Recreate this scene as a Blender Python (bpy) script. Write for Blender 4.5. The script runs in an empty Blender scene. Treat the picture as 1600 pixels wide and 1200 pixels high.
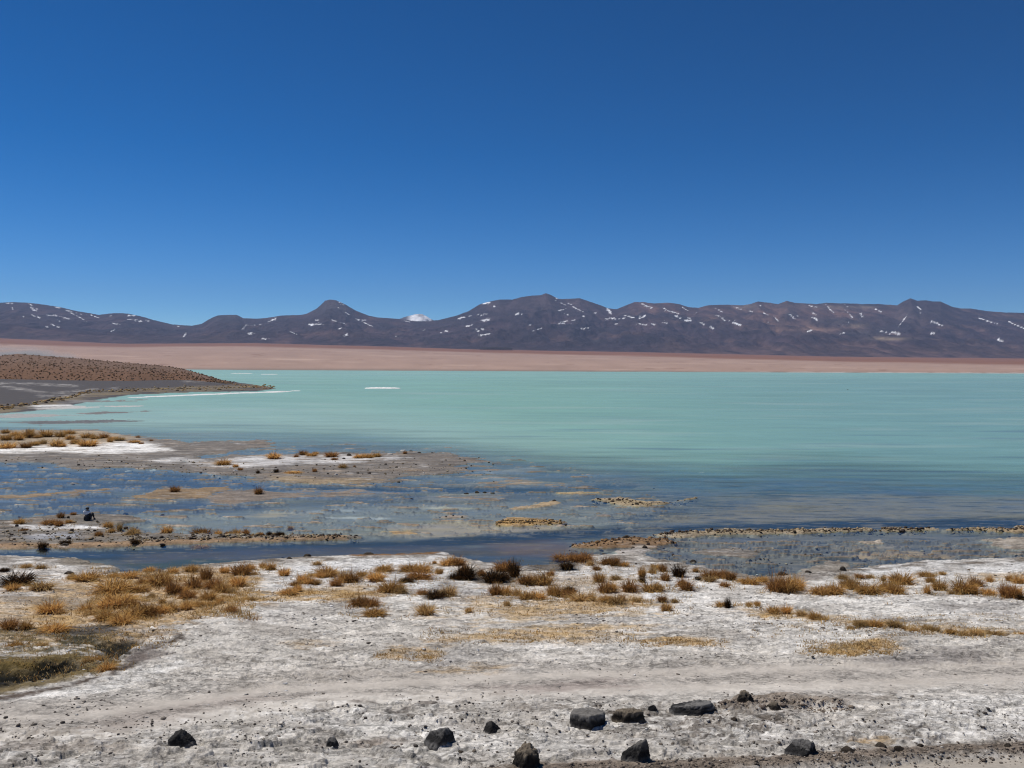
import bpy, bmesh, math, random
import numpy as np
R = math.radians
S = bpy.context.scene
COL = S.collection

# ------------------------------------------------------------------ camera
F = 1400.0                    # focal length in photo pixels (photo is 1600 x 1200)
CAM = np.array([0.0, 0.0, 10.0])
PITCH = math.atan(27.0 / F)   # slightly down
ROLL = R(0.26)
cam = bpy.data.objects.new('camera', bpy.data.cameras.new('camera'))
COL.objects.link(cam)
cam.data.sensor_width = 36.0
cam.data.lens = 36.0 * F / 1600.0
cam.data.clip_start = 0.2
cam.data.clip_end = 80000
cf = np.array([0, math.cos(PITCH), -math.sin(PITCH)])
cr0 = np.array([1.0, 0, 0]); cu0 = np.cross(cr0, cf)
# far shore drops to the right in the picture: camera rolled a touch anticlockwise
cr = cr0 * math.cos(ROLL) + cu0 * math.sin(ROLL)
cu = -cr0 * math.sin(ROLL) + cu0 * math.cos(ROLL)
from mathutils import Matrix, Vector, noise as mnoise
cam.matrix_world = Matrix(((cr[0], cu[0], -cf[0], CAM[0]), (cr[1], cu[1], -cf[1], CAM[1]),
                           (cr[2], cu[2], -cf[2], CAM[2]), (0, 0, 0, 1)))
S.camera = cam

# ------------------------------------------------------------------ light
SUN_EL, SUN_AZ = 62.0, -62.0           # azimuth from straight ahead, negative = left
w = bpy.data.worlds.new('World'); S.world = w; w.use_nodes = True
nt = w.node_tree; nt.nodes.clear()
wo = nt.nodes.new('ShaderNodeOutputWorld'); bg = nt.nodes.new('ShaderNodeBackground')
sky = nt.nodes.new('ShaderNodeTexSky'); sky.sky_type = 'NISHITA'; sky.sun_disc = False
sky.sun_elevation = R(SUN_EL); sky.sun_rotation = R(SUN_AZ)
sky.altitude = 4300; sky.air_density = 1.0; sky.dust_density = 0.0; sky.ozone_density = 2.0
hsv = nt.nodes.new('ShaderNodeHueSaturation'); hsv.inputs['Saturation'].default_value = 1.22
gam = nt.nodes.new('ShaderNodeGamma'); gam.inputs[1].default_value = 1.5
hsv.inputs['Hue'].default_value = 0.496
nt.links.new(sky.outputs[0], gam.inputs[0]); nt.links.new(gam.outputs[0], hsv.inputs['Color'])
nt.links.new(hsv.outputs[0], bg.inputs[0]); nt.links.new(bg.outputs[0], wo.inputs[0])
bg.inputs[1].default_value = 0.038
sd = bpy.data.lights.new('sun', 'SUN'); sd.energy = 4.3; sd.angle = R(0.5); sd.color = (1.0, 0.945, 0.86)
so = bpy.data.objects.new('sun', sd); COL.objects.link(so)
sv = Vector((math.sin(R(SUN_AZ)) * math.cos(R(SUN_EL)), math.cos(R(SUN_AZ)) * math.cos(R(SUN_EL)), math.sin(R(SUN_EL))))
so.rotation_euler = sv.to_track_quat('Z', 'Y').to_euler()
S.view_settings.view_transform = 'Standard'; S.view_settings.look = 'None'
S.view_settings.exposure = 0.0; S.view_settings.gamma = 1.0
S.render.engine = 'CYCLES'
S.cycles.volume_bounces = 0; S.cycles.transparent_max_bounces = 16
S.cycles.max_bounces = 6
S.cycles.filter_width = 1.15
S.cycles.use_denoising = True; S.cycles.denoising_prefilter = 'ACCURATE'

# ------------------------------------------------------------------ helpers
def srgb(r, g, b):
    c = np.array([r, g, b]) / 255.0
    return np.where(c <= 0.04045, c / 12.92, ((c + 0.055) / 1.055) ** 2.4)

def gnoise(x, y, seed=0):
    """gradient noise about -1..1"""
    x = np.asarray(x, np.float32); y = np.asarray(y, np.float32)
    x, y = np.broadcast_arrays(x, y)
    fx0 = np.floor(x); fy0 = np.floor(y); fx = x - fx0; fy = y - fy0
    ix = fx0.astype(np.int32).view(np.uint32); iy = fy0.astype(np.int32).view(np.uint32)
    ux = fx * fx * (3 - 2 * fx); uy = fy * fy * (3 - 2 * fy)
    hx = [(ix + np.uint32(d)) * np.uint32(374761393) for d in (0, 1)]
    hy = [(iy + np.uint32(d)) * np.uint32(668265263) + np.uint32((seed * 1442695041) & 0xFFFFFFFF) for d in (0, 1)]
    def g(dx, dy):
        h = hx[dx] + hy[dy]; h = (h ^ (h >> np.uint32(13))) * np.uint32(1274126177)
        h = (h ^ (h >> np.uint32(16))) * np.uint32(2246822519); h = h ^ (h >> np.uint32(15))
        gx = (h & np.uint32(0xFFFF)).astype(np.float32) * np.float32(2 / 65535.0) - np.float32(1)
        gy = (h >> np.uint32(16)).astype(np.float32) * np.float32(2 / 65535.0) - np.float32(1)
        return gx * (fx - dx) + gy * (fy - dy)
    n0 = g(0, 0); n1 = g(1, 0); n2 = g(0, 1); n3 = g(1, 1)
    a = n0 + (n1 - n0) * ux; b = n2 + (n3 - n2) * ux
    return (a + (b - a) * uy) * np.float32(1.55)

def fbm(x, y, o=4, seed=0, gain=0.5):
    s = 0; a = 1.0; t = 0
    for i in range(o):
        s = s + a * gnoise(x * 2.03 ** i + 17.3 * i, y * 2.03 ** i - 9.1 * i, seed + i); t += a; a *= gain
    return s / t

def sm(a, b, x):
    t = np.clip((x - a) / (b - a), 0, 1)
    return t * t * (3 - 2 * t)

def project(X, Y, Z):
    dx, dy, dz = X - CAM[0], Y - CAM[1], Z - CAM[2]
    zc = dx * cf[0] + dy * cf[1] + dz * cf[2]
    xc = dx * cr[0] + dy * cr[1] + dz * cr[2]
    yc = dx * cu[0] + dy * cu[1] + dz * cu[2]
    return 800 + F * xc / zc, 600 - F * yc / zc

def ray(px, py):
    return cf + cr * ((px - 800) / F) + cu * ((600 - py) / F)

def profile(Y):
    """height of the bare slope below the viewpoint, flat from the water's edge on"""
    Y = np.asarray(Y, float)
    z = 0.126 * (43.0 - Y)
    z = 0.5 * (z + np.sqrt(z * z + 0.02))          # soft knee at the shore
    z = np.where(Y < 12.2, 0.126 * 30.8 + np.maximum(0, 11.0 - Y) * 0.38, np.maximum(z, 0))
    return z

def mesh_grid(name, P, mat, attrs=None, closed=False):
    """P: rows x cols x 3"""
    n, m = P.shape[:2]
    me = bpy.data.meshes.new(name)
    me.vertices.add(n * m); me.vertices.foreach_set('co', P.reshape(-1).astype(np.float32))
    idx = np.arange(n * m).reshape(n, m)
    q = np.stack([idx[:-1, :-1], idx[:-1, 1:], idx[1:, 1:], idx[1:, :-1]], -1).reshape(-1)
    nf = (n - 1) * (m - 1)
    me.loops.add(nf * 4); me.loops.foreach_set('vertex_index', q.astype(np.int32))
    me.polygons.add(nf)
    me.polygons.foreach_set('loop_start', np.arange(0, nf * 4, 4, dtype=np.int32))
    me.polygons.foreach_set('use_smooth', np.ones(nf, dtype=bool))
    me.update(calc_edges=True)
    set_attrs(me, attrs)
    me.materials.append(mat)
    o = bpy.data.objects.new(name, me); COL.objects.link(o)
    return o

def set_attrs(me, attrs):
    for k, a in (attrs or {}).items():
        a = np.asarray(a)
        if a.shape[-1] == 3 and a.ndim > 1:
            at = me.attributes.new(k, 'FLOAT_COLOR', 'POINT')
            a = a.reshape(-1, 3); a = np.concatenate([a, np.ones((len(a), 1))], 1)
            at.data.foreach_set('color', a.reshape(-1).astype(np.float32))
        else:
            at = me.attributes.new(k, 'FLOAT', 'POINT')
            at.data.foreach_set('value', a.reshape(-1).astype(np.float32))

def mesh_faces(name, V, faces_n, mat, attrs=None, smooth=False, link=True):
    """V (n,3), faces_n: integer array (k,3) or (k,4)"""
    me = bpy.data.meshes.new(name)
    me.vertices.add(len(V)); me.vertices.foreach_set('co', np.asarray(V, np.float32).reshape(-1))
    k, s = faces_n.shape
    me.loops.add(k * s); me.loops.foreach_set('vertex_index', faces_n.reshape(-1).astype(np.int32))
    me.polygons.add(k); me.polygons.foreach_set('loop_start', np.arange(0, k * s, s, dtype=np.int32))
    if smooth: me.polygons.foreach_set('use_smooth', np.ones(k, dtype=bool))
    me.update(calc_edges=True); set_attrs(me, attrs)
    me.materials.append(mat)
    if not link: return me
    o = bpy.data.objects.new(name, me); COL.objects.link(o)
    return o

def tag(o, label=None, cat=None, group=None, kind=None):
    if label: o['label'] = label
    if cat: o['category'] = cat
    if group: o['group'] = group
    if kind: o['kind'] = kind
    return o

# ------------------------------------------------------------------ materials
def new_mat(name):
    m = bpy.data.materials.new(name); m.use_nodes = True
    t = m.node_tree; t.nodes.clear()
    return m, t, t.nodes.new('ShaderNodeOutputMaterial')
def node(t, ty, **kw):
    n = t.nodes.new(ty)
    for k, v in kw.items():
        if k.startswith('_'): setattr(n, k[1:], v)
        else: n.inputs[k.replace('__', ' ')].default_value = v
    return n
def attr(t, name, typ='GEOMETRY'):
    n = t.nodes.new('ShaderNodeAttribute'); n.attribute_name = name; n.attribute_type = typ
    return n
def noise_tex(t, scale, detail=4, rough=0.6, coord='Object', stretch=None):
    tc = t.nodes.new('ShaderNodeTexCoord'); nz = t.nodes.new('ShaderNodeTexNoise')
    nz.inputs['Scale'].default_value = scale; nz.inputs['Detail'].default_value = detail
    nz.inputs['Roughness'].default_value = rough
    if stretch:
        mp = t.nodes.new('ShaderNodeMapping'); mp.inputs['Scale'].default_value = stretch
        t.links.new(tc.outputs[coord], mp.inputs[0]); t.links.new(mp.outputs[0], nz.inputs['Vector'])
    else:
        t.links.new(tc.outputs[coord], nz.inputs['Vector'])
    return nz
def maprange(t, src, a, b, c, d):
    n = t.nodes.new('ShaderNodeMapRange')
    for i, v in zip((1, 2, 3, 4), (a, b, c, d)): n.inputs[i].default_value = v
    t.links.new(src, n.inputs[0]); return n.outputs[0]
def mulcol(t, col, fac):
    n = t.nodes.new('ShaderNodeVectorMath'); n.operation = 'SCALE'
    t.links.new(col, n.inputs[0]); t.links.new(fac, n.inputs['Scale']); return n.outputs[0]

def surface_mat(name, attr_name='Col', rough=0.95, var=(0.75, 1.25), scale=6.0, bump=0.3, bscale=14.0, bdist=0.03, wet=False, spec=0.2):
    m, t, out = new_mat(name)
    p = t.nodes.new('ShaderNodeBsdfPrincipled'); t.links.new(p.outputs[0], out.inputs[0])
    a = attr(t, attr_name)
    nz = noise_tex(t, scale, 6, 0.7)
    f = maprange(t, nz.outputs[0], 0.3, 0.7, *var)
    t.links.new(mulcol(t, a.outputs['Color'], f), p.inputs['Base Color'])
    p.inputs['Roughness'].default_value = rough; p.inputs['Specular IOR Level'].default_value = spec
    if wet:
        aw = attr(t, 'wet')
        t.links.new(maprange(t, aw.outputs['Fac'], 0, 1, rough, 0.35), p.inputs['Roughness'])
        t.links.new(maprange(t, aw.outputs['Fac'], 0, 1, spec, 0.5), p.inputs['Specular IOR Level'])
    if bump:
        b = t.nodes.new('ShaderNodeBump'); b.inputs['Strength'].default_value = bump; b.inputs['Distance'].default_value = bdist
        nb = noise_tex(t, bscale, 6, 0.7)
        t.links.new(nb.outputs[0], b.inputs['Height']); t.links.new(b.outputs[0], p.inputs['Normal'])
    return m

def ground_mat():
    m, t, out = new_mat('ground_crust'); L = t.links.new
    p = t.nodes.new('ShaderNodeBsdfPrincipled'); L(p.outputs[0], out.inputs[0])
    a = attr(t, 'Col'); rg_ = attr(t, 'rough'); aw = attr(t, 'wet')
    n1 = noise_tex(t, 2.6, 10, 0.8); n2 = noise_tex(t, 11.0, 6, 0.75); n3 = noise_tex(t, 1.1, 8, 0.72, stretch=(0.7, 1.2, 1))
    f1 = maprange(t, n1.outputs[0], 0.32, 0.68, 0.68, 1.5); f2 = maprange(t, n2.outputs[0], 0.32, 0.64, 0.62, 1.22)
    # thin dark seams between crust plates: dirt plus painted shade of flake edges
    ab = t.nodes.new('ShaderNodeMath'); ab.operation = 'SUBTRACT'; L(n3.outputs[0], ab.inputs[0]); ab.inputs[1].default_value = 0.47
    ab2 = t.nodes.new('ShaderNodeMath'); ab2.operation = 'ABSOLUTE'; L(ab.outputs[0], ab2.inputs[0])
    f3 = maprange(t, ab2.outputs[0], 0.0, 0.035, 0.45, 1.0)
    tc = t.nodes.new('ShaderNodeTexCoord'); wv = t.nodes.new('ShaderNodeVectorMath'); wv.operation = 'MULTIPLY_ADD'
    nw = noise_tex(t, 2.0, 4, 0.6); L(nw.outputs['Color'], wv.inputs[0]); wv.inputs[1].default_value = (0.55, 0.55, 0); L(tc.outputs['Object'], wv.inputs[2])
    vo = t.nodes.new('ShaderNodeTexVoronoi'); vo.feature = 'DISTANCE_TO_EDGE'; vo.inputs['Scale'].default_value = 1.9; L(wv.outputs[0], vo.inputs['Vector'])
    n4 = noise_tex(t, 0.5, 3, 0.6); th = maprange(t, n4.outputs[0], 0.46, 0.66, 0.0, 0.065)
    dv = t.nodes.new('ShaderNodeMath'); dv.operation = 'SUBTRACT'; L(vo.outputs['Distance'], dv.inputs[0]); L(th, dv.inputs[1])
    f4 = maprange(t, dv.outputs[0], -0.03, 0.02, 0.58, 1.0)
    m3 = t.nodes.new('ShaderNodeMath'); m3.operation = 'MULTIPLY'; L(f3, m3.inputs[0]); L(f4, m3.inputs[1]); f3 = m3.outputs[0]
    m1 = t.nodes.new('ShaderNodeMath'); m1.operation = 'MULTIPLY'; L(f1, m1.inputs[0]); L(f2, m1.inputs[1])
    m2 = t.nodes.new('ShaderNodeMath'); m2.operation = 'MULTIPLY'; L(m1.outputs[0], m2.inputs[0]); L(f3, m2.inputs[1])
    mx = t.nodes.new('ShaderNodeMix'); L(rg_.outputs['Fac'], mx.inputs['Factor']); mx.inputs['A'].default_value = 1.0; L(m2.outputs[0], mx.inputs['B'])
    L(mulcol(t, a.outputs['Color'], mx.outputs['Result']), p.inputs['Base Color'])
    L(maprange(t, aw.outputs['Fac'], 0, 1, 0.95, 0.5), p.inputs['Roughness']); L(maprange(t, aw.outputs['Fac'], 0, 1, 0.15, 0.3), p.inputs['Specular IOR Level'])
    b = t.nodes.new('ShaderNodeBump'); b.inputs['Distance'].default_value = 0.09
    L(maprange(t, rg_.outputs['Fac'], 0, 1, 0.1, 0.9), b.inputs['Strength'])
    hs = t.nodes.new('ShaderNodeMath'); hs.operation = 'MULTIPLY_ADD'; L(n2.outputs[0], hs.inputs[0]); hs.inputs[1].default_value = 0.4; L(n1.outputs[0], hs.inputs[2])
    L(hs.outputs[0], b.inputs['Height']); L(b.outputs[0], p.inputs['Normal'])
    return m
M_ground = ground_mat()
M_hill = surface_mat('hill_soil', scale=0.35, bump=0.4, bscale=0.8, bdist=0.3, var=(0.7, 1.3))
M_mtn = surface_mat('mountain_rock', scale=0.007, bump=0.9, bscale=0.009, bdist=42, var=(0.6, 1.4))
M_stone = surface_mat('stone', scale=7.0, bump=0.7, bscale=16, bdist=0.04, var=(0.6, 1.4))
M_salt = surface_mat('salt', scale=0.9, bump=0.3, bscale=2, bdist=0.1, var=(0.85, 1.1))

def grass_mat():
    m, t, out = new_mat('dry_grass')
    a = attr(t, 'Col')
    d = t.nodes.new('ShaderNodeBsdfDiffuse'); tr = t.nodes.new('ShaderNodeBsdfTranslucent')
    oi = t.nodes.new('ShaderNodeObjectInfo')
    f = maprange(t, oi.outputs['Random'], 0, 1, 0.72, 1.2)
    c = mulcol(t, a.outputs['Color'], f)
    t.links.new(c, d.inputs[0]); t.links.new(c, tr.inputs[0])
    mx = t.nodes.new('ShaderNodeMixShader'); mx.inputs[0].default_value = 0.38
    t.links.new(d.outputs[0], mx.inputs[1]); t.links.new(tr.outputs[0], mx.inputs[2])
    t.links.new(mx.outputs[0], out.inputs[0])
    return m
M_grass = grass_mat()

def plain_mat(name, col, rough=0.8, var=0.15, scale=20):
    m, t, out = new_mat(name)
    p = t.nodes.new('ShaderNodeBsdfPrincipled'); t.links.new(p.outputs[0], out.inputs[0])
    nz = noise_tex(t, scale, 4)
    mx = t.nodes.new('ShaderNodeMix'); mx.data_type = 'RGBA'
    mx.inputs['A'].default_value = (*[c * (1 - var) for c in col], 1); mx.inputs['B'].default_value = (*[min(1, c * (1 + var)) for c in col], 1)
    t.links.new(nz.outputs[0], mx.inputs['Factor']); t.links.new(mx.outputs['Result'], p.inputs['Base Color'])
    p.inputs['Roughness'].default_value = rough
    return m

def water_mat():
    m, t, out = new_mat('lake_water')
    L = t.links.new
    col = attr(t, 'Col'); murk = attr(t, 'murk'); rip = attr(t, 'ripple')
    tr = t.nodes.new('ShaderNodeBsdfTransparent'); tr.inputs[0].default_value = (0.86, 0.94, 0.92, 1)
    df = t.nodes.new('ShaderNodeBsdfDiffuse'); L(col.outputs['Color'], df.inputs[0])
    body = t.nodes.new('ShaderNodeMixShader'); L(murk.outputs['Fac'], body.inputs[0]); L(tr.outputs[0], body.inputs[1]); L(df.outputs[0], body.inputs[2])
    gl = t.nodes.new('ShaderNodeBsdfGlossy'); gl.inputs['Color'].default_value = (0.9, 0.95, 1, 1)
    L(maprange(t, rip.outputs['Fac'], 0, 1, 0.03, 0.32), gl.inputs['Roughness'])
    b = t.nodes.new('ShaderNodeBump'); b.inputs['Strength'].default_value = 0.12; b.inputs['Distance'].default_value = 0.02
    nb = noise_tex(t, 1.2, 3, 0.6); L(nb.outputs[0], b.inputs['Height']); L(b.outputs[0], gl.inputs['Normal'])
    fr = t.nodes.new('ShaderNodeFresnel'); fr.inputs[0].default_value = 1.33
    k = maprange(t, rip.outputs['Fac'], 0, 1, 0.70, 0.17)
    mu = t.nodes.new('ShaderNodeMath'); mu.operation = 'MULTIPLY'; L(fr.outputs[0], mu.inputs[0]); L(k, mu.inputs[1])
    mx = t.nodes.new('ShaderNodeMixShader'); L(mu.outputs[0], mx.inputs[0]); L(body.outputs[0], mx.inputs[1]); L(gl.outputs[0], mx.inputs[2])
    L(mx.outputs[0], out.inputs[0])
    return m
M_water = water_mat()

# ------------------------------------------------------------------ ground sheet
def Yof(py):
    """depth where the centre ray of row py meets the bare profile"""
    d = ray(800.0, py); s = d[2] / d[1]
    lo, hi = 3.0, 6000.0
    for _ in range(60):
        mid = math.sqrt(lo * hi)
        if CAM[2] + s * mid > profile(mid): lo = mid
        else: hi = mid
    return lo
ys = list(np.arange(1290, 868, -0.85)) + list(np.arange(868, 600, -0.62)) + list(np.arange(600, 581.5, -0.5))
Yr = [1.0, 3.0, 6.0, 9.0, 11.0] + [Yof(p) for p in ys]
SHORE = 1950.0
Yr = [y for y in Yr if y < SHORE - 60]
Yr += list(np.linspace(SHORE - 60, SHORE + 60, 12)) + list(np.geomspace(SHORE + 100, 16000, 70))
Yr = np.array(sorted(set(Yr)))
uc = np.concatenate([np.linspace(-4, -0.95, 40)[:-1], np.linspace(-0.95, -0.62, 90)[:-1], np.linspace(-0.62, 0.62, 1480), np.linspace(0.62, 0.95, 90)[1:], np.linspace(0.95, 4, 40)[1:]])
YY, UU = np.meshgrid(Yr, uc, indexing='ij')
XX = np.clip(UU, -0.95, 0.95) * np.maximum(YY, 11.0) + (UU - np.clip(UU, -0.95, 0.95)) * 90.0      # the sheet runs on well past both sides
Z0 = profile(YY)
PX, PY = project(XX, YY, Z0)
A_, B_ = XX / np.maximum(YY, 11), np.log(YY)           # conformal ground coordinates: isotropic on the ground
def cn(size, o=4, seed=0, gain=0.5):                   # noise whose ground size is about size/F of the distance
    k = F / size
    return fbm(A_ * k, B_ * k, o, seed, gain)
def wn(size, o=4, seed=0, gain=0.5):
    return fbm(XX / size, YY / size, o, seed, gain)

def poly_sd(px, py, poly, sx):
    """signed distance (inside positive), x squeezed by sx"""
    x = px * sx; y = py
    P = np.array(poly, float) * np.array([sx, 1.0])
    d2 = np.full(x.shape, 1e18); inside = np.zeros(x.shape, bool)
    for i in range(len(P)):
        a = P[i]; b = P[(i + 1) % len(P)]
        e = b - a; L2 = max(e @ e, 1e-9)
        t = np.clip(((x - a[0]) * e[0] + (y - a[1]) * e[1]) / L2, 0, 1)
        d2 = np.minimum(d2, (x - a[0] - t * e[0]) ** 2 + (y - a[1] - t * e[1]) ** 2)
        c = ((a[1] > y) != (b[1] > y))
        with np.errstate(divide='ignore', invalid='ignore'):
            xi = (b[0] - a[0]) * (y - a[1]) / (b[1] - a[1] if b[1] != a[1] else 1e-9) + a[0]
        inside ^= c & (x < xi)
    return np.sqrt(d2) * np.where(inside, 1, -1)

def stk(size, aspect, o=4, seed=0, gain=0.55):         # drawn-out lobes along the shore
    k = F / size
    return fbm(A_ * k / aspect, B_ * k, o, seed, gain)
N1 = stk(34, 2.2, 5, 11, 0.6); N2 = stk(14, 1.6, 4, 23, 0.65); N3 = cn(160, 4, 37)
def zone(poly, feather=2.0, warp=4.0, sx=0.3, fine=1.0):
    """0..1 mask over the ground sheet, with an uneven natural edge"""
    P = np.array(poly, float)
    pad = feather + warp * 2.2 + 4
    sel = (PX > P[:, 0].min() - pad / sx) & (PX < P[:, 0].max() + pad / sx) & (PY > P[:, 1].min() - pad) & (PY < P[:, 1].max() + pad)
    out = np.zeros(PX.shape)
    if not sel.any(): return out
    d = poly_sd(PX[sel], PY[sel], poly, sx)
    d = d + warp * (N1[sel] * 1.7 + N2[sel] * 1.2 * fine)
    out[sel] = sm(-feather, feather, d)
    return out

G = np.zeros(XX.shape + (3,))
def paint(mask, col):
    global G
    G = G + (np.array(col) - G) * mask[..., None]
LAND = np.zeros(XX.shape)        # 1 = stands out of the water
def land(mask, v=1.0):
    global LAND
    LAND = LAND + (v - LAND) * mask
WET = np.zeros(XX.shape)
ROUGH = np.zeros(XX.shape)

white = (0.80, 0.78, 0.745); pale = (0.63, 0.595, 0.545); grey = (0.36, 0.33, 0.30); mud = (0.20, 0.175, 0.155)
ochre = (0.47, 0.305, 0.125); rust = (0.26, 0.145, 0.065); dark = (0.055, 0.048, 0.042)
lav = (0.165, 0.158, 0.132); bedbrown = (0.085, 0.073, 0.052)
def mixc(a, b, t):
    return np.array(a) + (np.array(b) - np.array(a)) * t

# --- lake bed and shallows -------------------------------------------------
G[:] = (0.24, 0.36, 0.34)
NB = cn(90, 4, 51)
flat = zone([(-800, 655), (0, 660), (350, 672), (600, 690), (850, 706), (1100, 722), (1300, 735), (1600, 742), (2400, 745), (2400, 900), (-800, 900)], 9, 4, 0.1)
bed = mixc(lav, bedbrown, 0.35)[None, None, :] * (1 + 0.35 * NB[..., None])
G = G + (bed - G) * flat[..., None]
st = sm(-0.05, 0.35, cn(130, 3, 61)) * flat * 0.6            # pale silt
paint(st, (0.235, 0.215, 0.175))
st = sm(0.05, 0.4, cn(110, 3, 67)) * flat * 0.7              # deeper dark streaks
paint(st, (0.075, 0.08, 0.09))
# right hand: deeper grey-blue band then tan shoals
paint(zone([(1010, 722), (1300, 716), (1600, 732), (2300, 735), (2300, 764), (1600, 765), (1300, 772), (1000, 762)], 8, 5, 0.15) * 0.9, (0.10, 0.135, 0.14))
paint(zone([(1210, 776), (1400, 768), (1650, 770), (2200, 772), (2200, 792), (1500, 806), (1200, 812), (1010, 812), (1100, 798)], 5, 5, 0.15) * 0.85, (0.26, 0.205, 0.145))
paint(zone([(1380, 762), (1560, 764), (1570, 770), (1400, 772)], 3, 2, 0.15) * 0.8, (0.07, 0.09, 0.11))
# left pools, dark blue
paint(zone([(-800, 722), (60, 719), (100, 733), (260, 733), (330, 741), (420, 757), (300, 762), (180, 764), (-800, 778)], 4, 3, 0.15), (0.055, 0.06, 0.07))
paint(zone([(-800, 780), (170, 770), (200, 780), (330, 783), (420, 792), (300, 800), (-800, 806)], 3, 3, 0.15) * 0.9, (0.06, 0.062, 0.075))
# lavender pan
paint(zone([(190, 806), (400, 796), (640, 784), (860, 780), (1010, 790), (1000, 814), (860, 826), (640, 838), (430, 836), (220, 830)], 5, 4, 0.15) * 0.75, (0.27, 0.25, 0.22))
paint(zone([(600, 822), (700, 812), (860, 818), (900, 824), (760, 832), (650, 836)], 4, 4, 0.2) * 0.8, (0.47, 0.34, 0.23))
# stream through the flats
paint(zone([(400, 758), (560, 759), (800, 757), (1000, 752), (1000, 759), (800, 768), (600, 766), (400, 764)], 2.5, 2, 0.15), (0.03, 0.045, 0.06))
# channel along the near shore
CH = zone([(-800, 857), (0, 857), (100, 857), (220, 853), (400, 847), (560, 843), (640, 841), (700, 836), (850, 825), (1010, 820), (1250, 812), (1600, 806), (2400, 802),
           (2400, 822), (1600, 822), (1200, 824), (1010, 827), (950, 834), (820, 845), (650, 852), (480, 858), (330, 866), (220, 872), (120, 870), (0, 868), (-800, 868)], 2.5, 1.5, 0.15)
paint(CH, (0.02, 0.028, 0.036))
paint(zone([(200, 862), (330, 856), (520, 850), (700, 848), (900, 846), (900, 880), (820, 890), (720, 876), (480, 868), (330, 880), (240, 892), (165, 897)], 4, 3, 0.15) * 0.85, (0.085, 0.064, 0.056))
paint(zone([(200, 878), (300, 868), (400, 872), (300, 884), (180, 895)], 3, 4, 0.2) * 0.9, (0.045, 0.06, 0.035))
paint(zone([(760, 846), (860, 840), (900, 850), (880, 862), (790, 862)], 5, 3, 0.2) * 0.7, (0.19, 0.115, 0.085))
paint(zone([(690, 868), (730, 862), (830, 866), (880, 872), (830, 886), (740, 880)], 3, 2, 0.2), (0.07, 0.08, 0.10))
paint(zone([(960, 838), (1100, 834), (1500, 832), (1700, 838), (1700, 880), (1400, 884), (1200, 900), (1000, 876)], 5, 4, 0.2) * 0.8, (0.20, 0.172, 0.16))
paint(zone([(1380, 876), (1420, 870), (1480, 866), (1440, 878), (1330, 892), (1290, 896)], 2, 2, 0.2), (0.075, 0.085, 0.10))
paint(zone([(1160, 884), (1200, 876), (1230, 886), (1210, 902), (1170, 898)], 2, 2, 0.2), (0.075, 0.085, 0.10))
paint(zone([(1320, 864), (1420, 858), (1500, 864), (1480, 870), (1340, 870)], 2, 3, 0.2) * 0.9, (0.50, 0.33, 0.19))
paint(zone([(1300, 852), (1360, 846), (1420, 850), (1360, 856)], 3, 3, 0.2) * 0.6, (0.50, 0.36, 0.25))
for cx, cy, rx, ry, c in [(480, 798, 50, 3, (0.4, .35, .31)), (680, 790, 30, 2, (.5, .45, .42)), (430, 801, 40, 3, (.5, .36, .2)), (730, 830, 60, 3, (.4, .27, .15)),
                          (560, 806, 40, 2, (.6, .56, .54)), (520, 795, 25, 2, (.6, .57, .55)), (620, 831, 60, 3, (.44, .33, .22)), (700, 792, 30, 2, (.55, .45, .3))]:
    paint(zone([(cx - rx, cy), (cx, cy - ry), (cx + rx, cy), (cx, cy + ry)], 2, 3, 0.15) * 0.8, c)

# --- land that stands out of the water --------------------------------------
def bank(poly, col, feather=1.6, warp=3.0, sx=0.22, h=1.0):
    m = zone(poly, feather, warp, sx); land(m, h); paint(m, col); return m
bank([(-800, 578), (300, 584), (350, 594), (415, 603), (436, 607), (400, 612), (300, 613), (200, 618), (150, 626), (80, 640), (-40, 650), (-800, 660)], (0.068, 0.06, 0.058), 1.2, 1.0, 0.2)
paint(zone([(-400, 633), (40, 632), (90, 622), (140, 612), (260, 606), (420, 600), (440, 607), (300, 612), (180, 617), (100, 630), (0, 646), (-400, 650)], 1.5, 2.0, 0.2) * 0.7 * sm(-0.3, 0.2, N1), (0.26, 0.20, 0.11))
for x0, y0, x1, y1 in [(0, 598, 120, 603), (0, 603, 70, 614), (90, 614, 180, 606), (60, 619, 130, 617), (290, 596, 350, 597), (-300, 590, 0, 600)]:
    paint(zone([(x0, y0 - 1), (x1, y1 - 1), (x1, y1 + 1.2), (x0, y0 + 1.4)], 1.5, 2.2, 0.15) * 0.7 * sm(-0.25, 0.2, N2), (0.40, 0.38, 0.36))
for poly, c in [([(120, 645), (230, 641), (240, 643), (120, 649)], (0.17, 0.16, 0.155)), ([(-300, 652), (60, 646), (130, 648), (40, 653), (-300, 658)], (0.36, 0.35, 0.34)), ([(110, 626), (230, 624), (220, 627), (100, 630)], (0.2, 0.19, 0.18)), ([(0, 660), (160, 655), (260, 658), (60, 664)], (0.13, 0.13, 0.135)), ([(50, 636), (230, 633), (200, 637), (60, 640)], (0.5, 0.49, 0.47))]:
    bank(poly, c, 1.4, 2.5, 0.12, 0.9)
# salt rim along the spit
m = zone([(196, 620.5), (300, 616), (380, 613), (440, 610.5), (470, 611), (440, 613), (380, 615), (300, 618.5), (205, 622)], 0.8, 0.5, 0.15); land(m); paint(m, (0.75, 0.75, 0.74))
m = zone([(50, 634), (110, 632.5), (112, 634), (60, 636)], 0.8, 0.5, 0.15); land(m); paint(m, (0.7, 0.7, 0.69))
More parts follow.
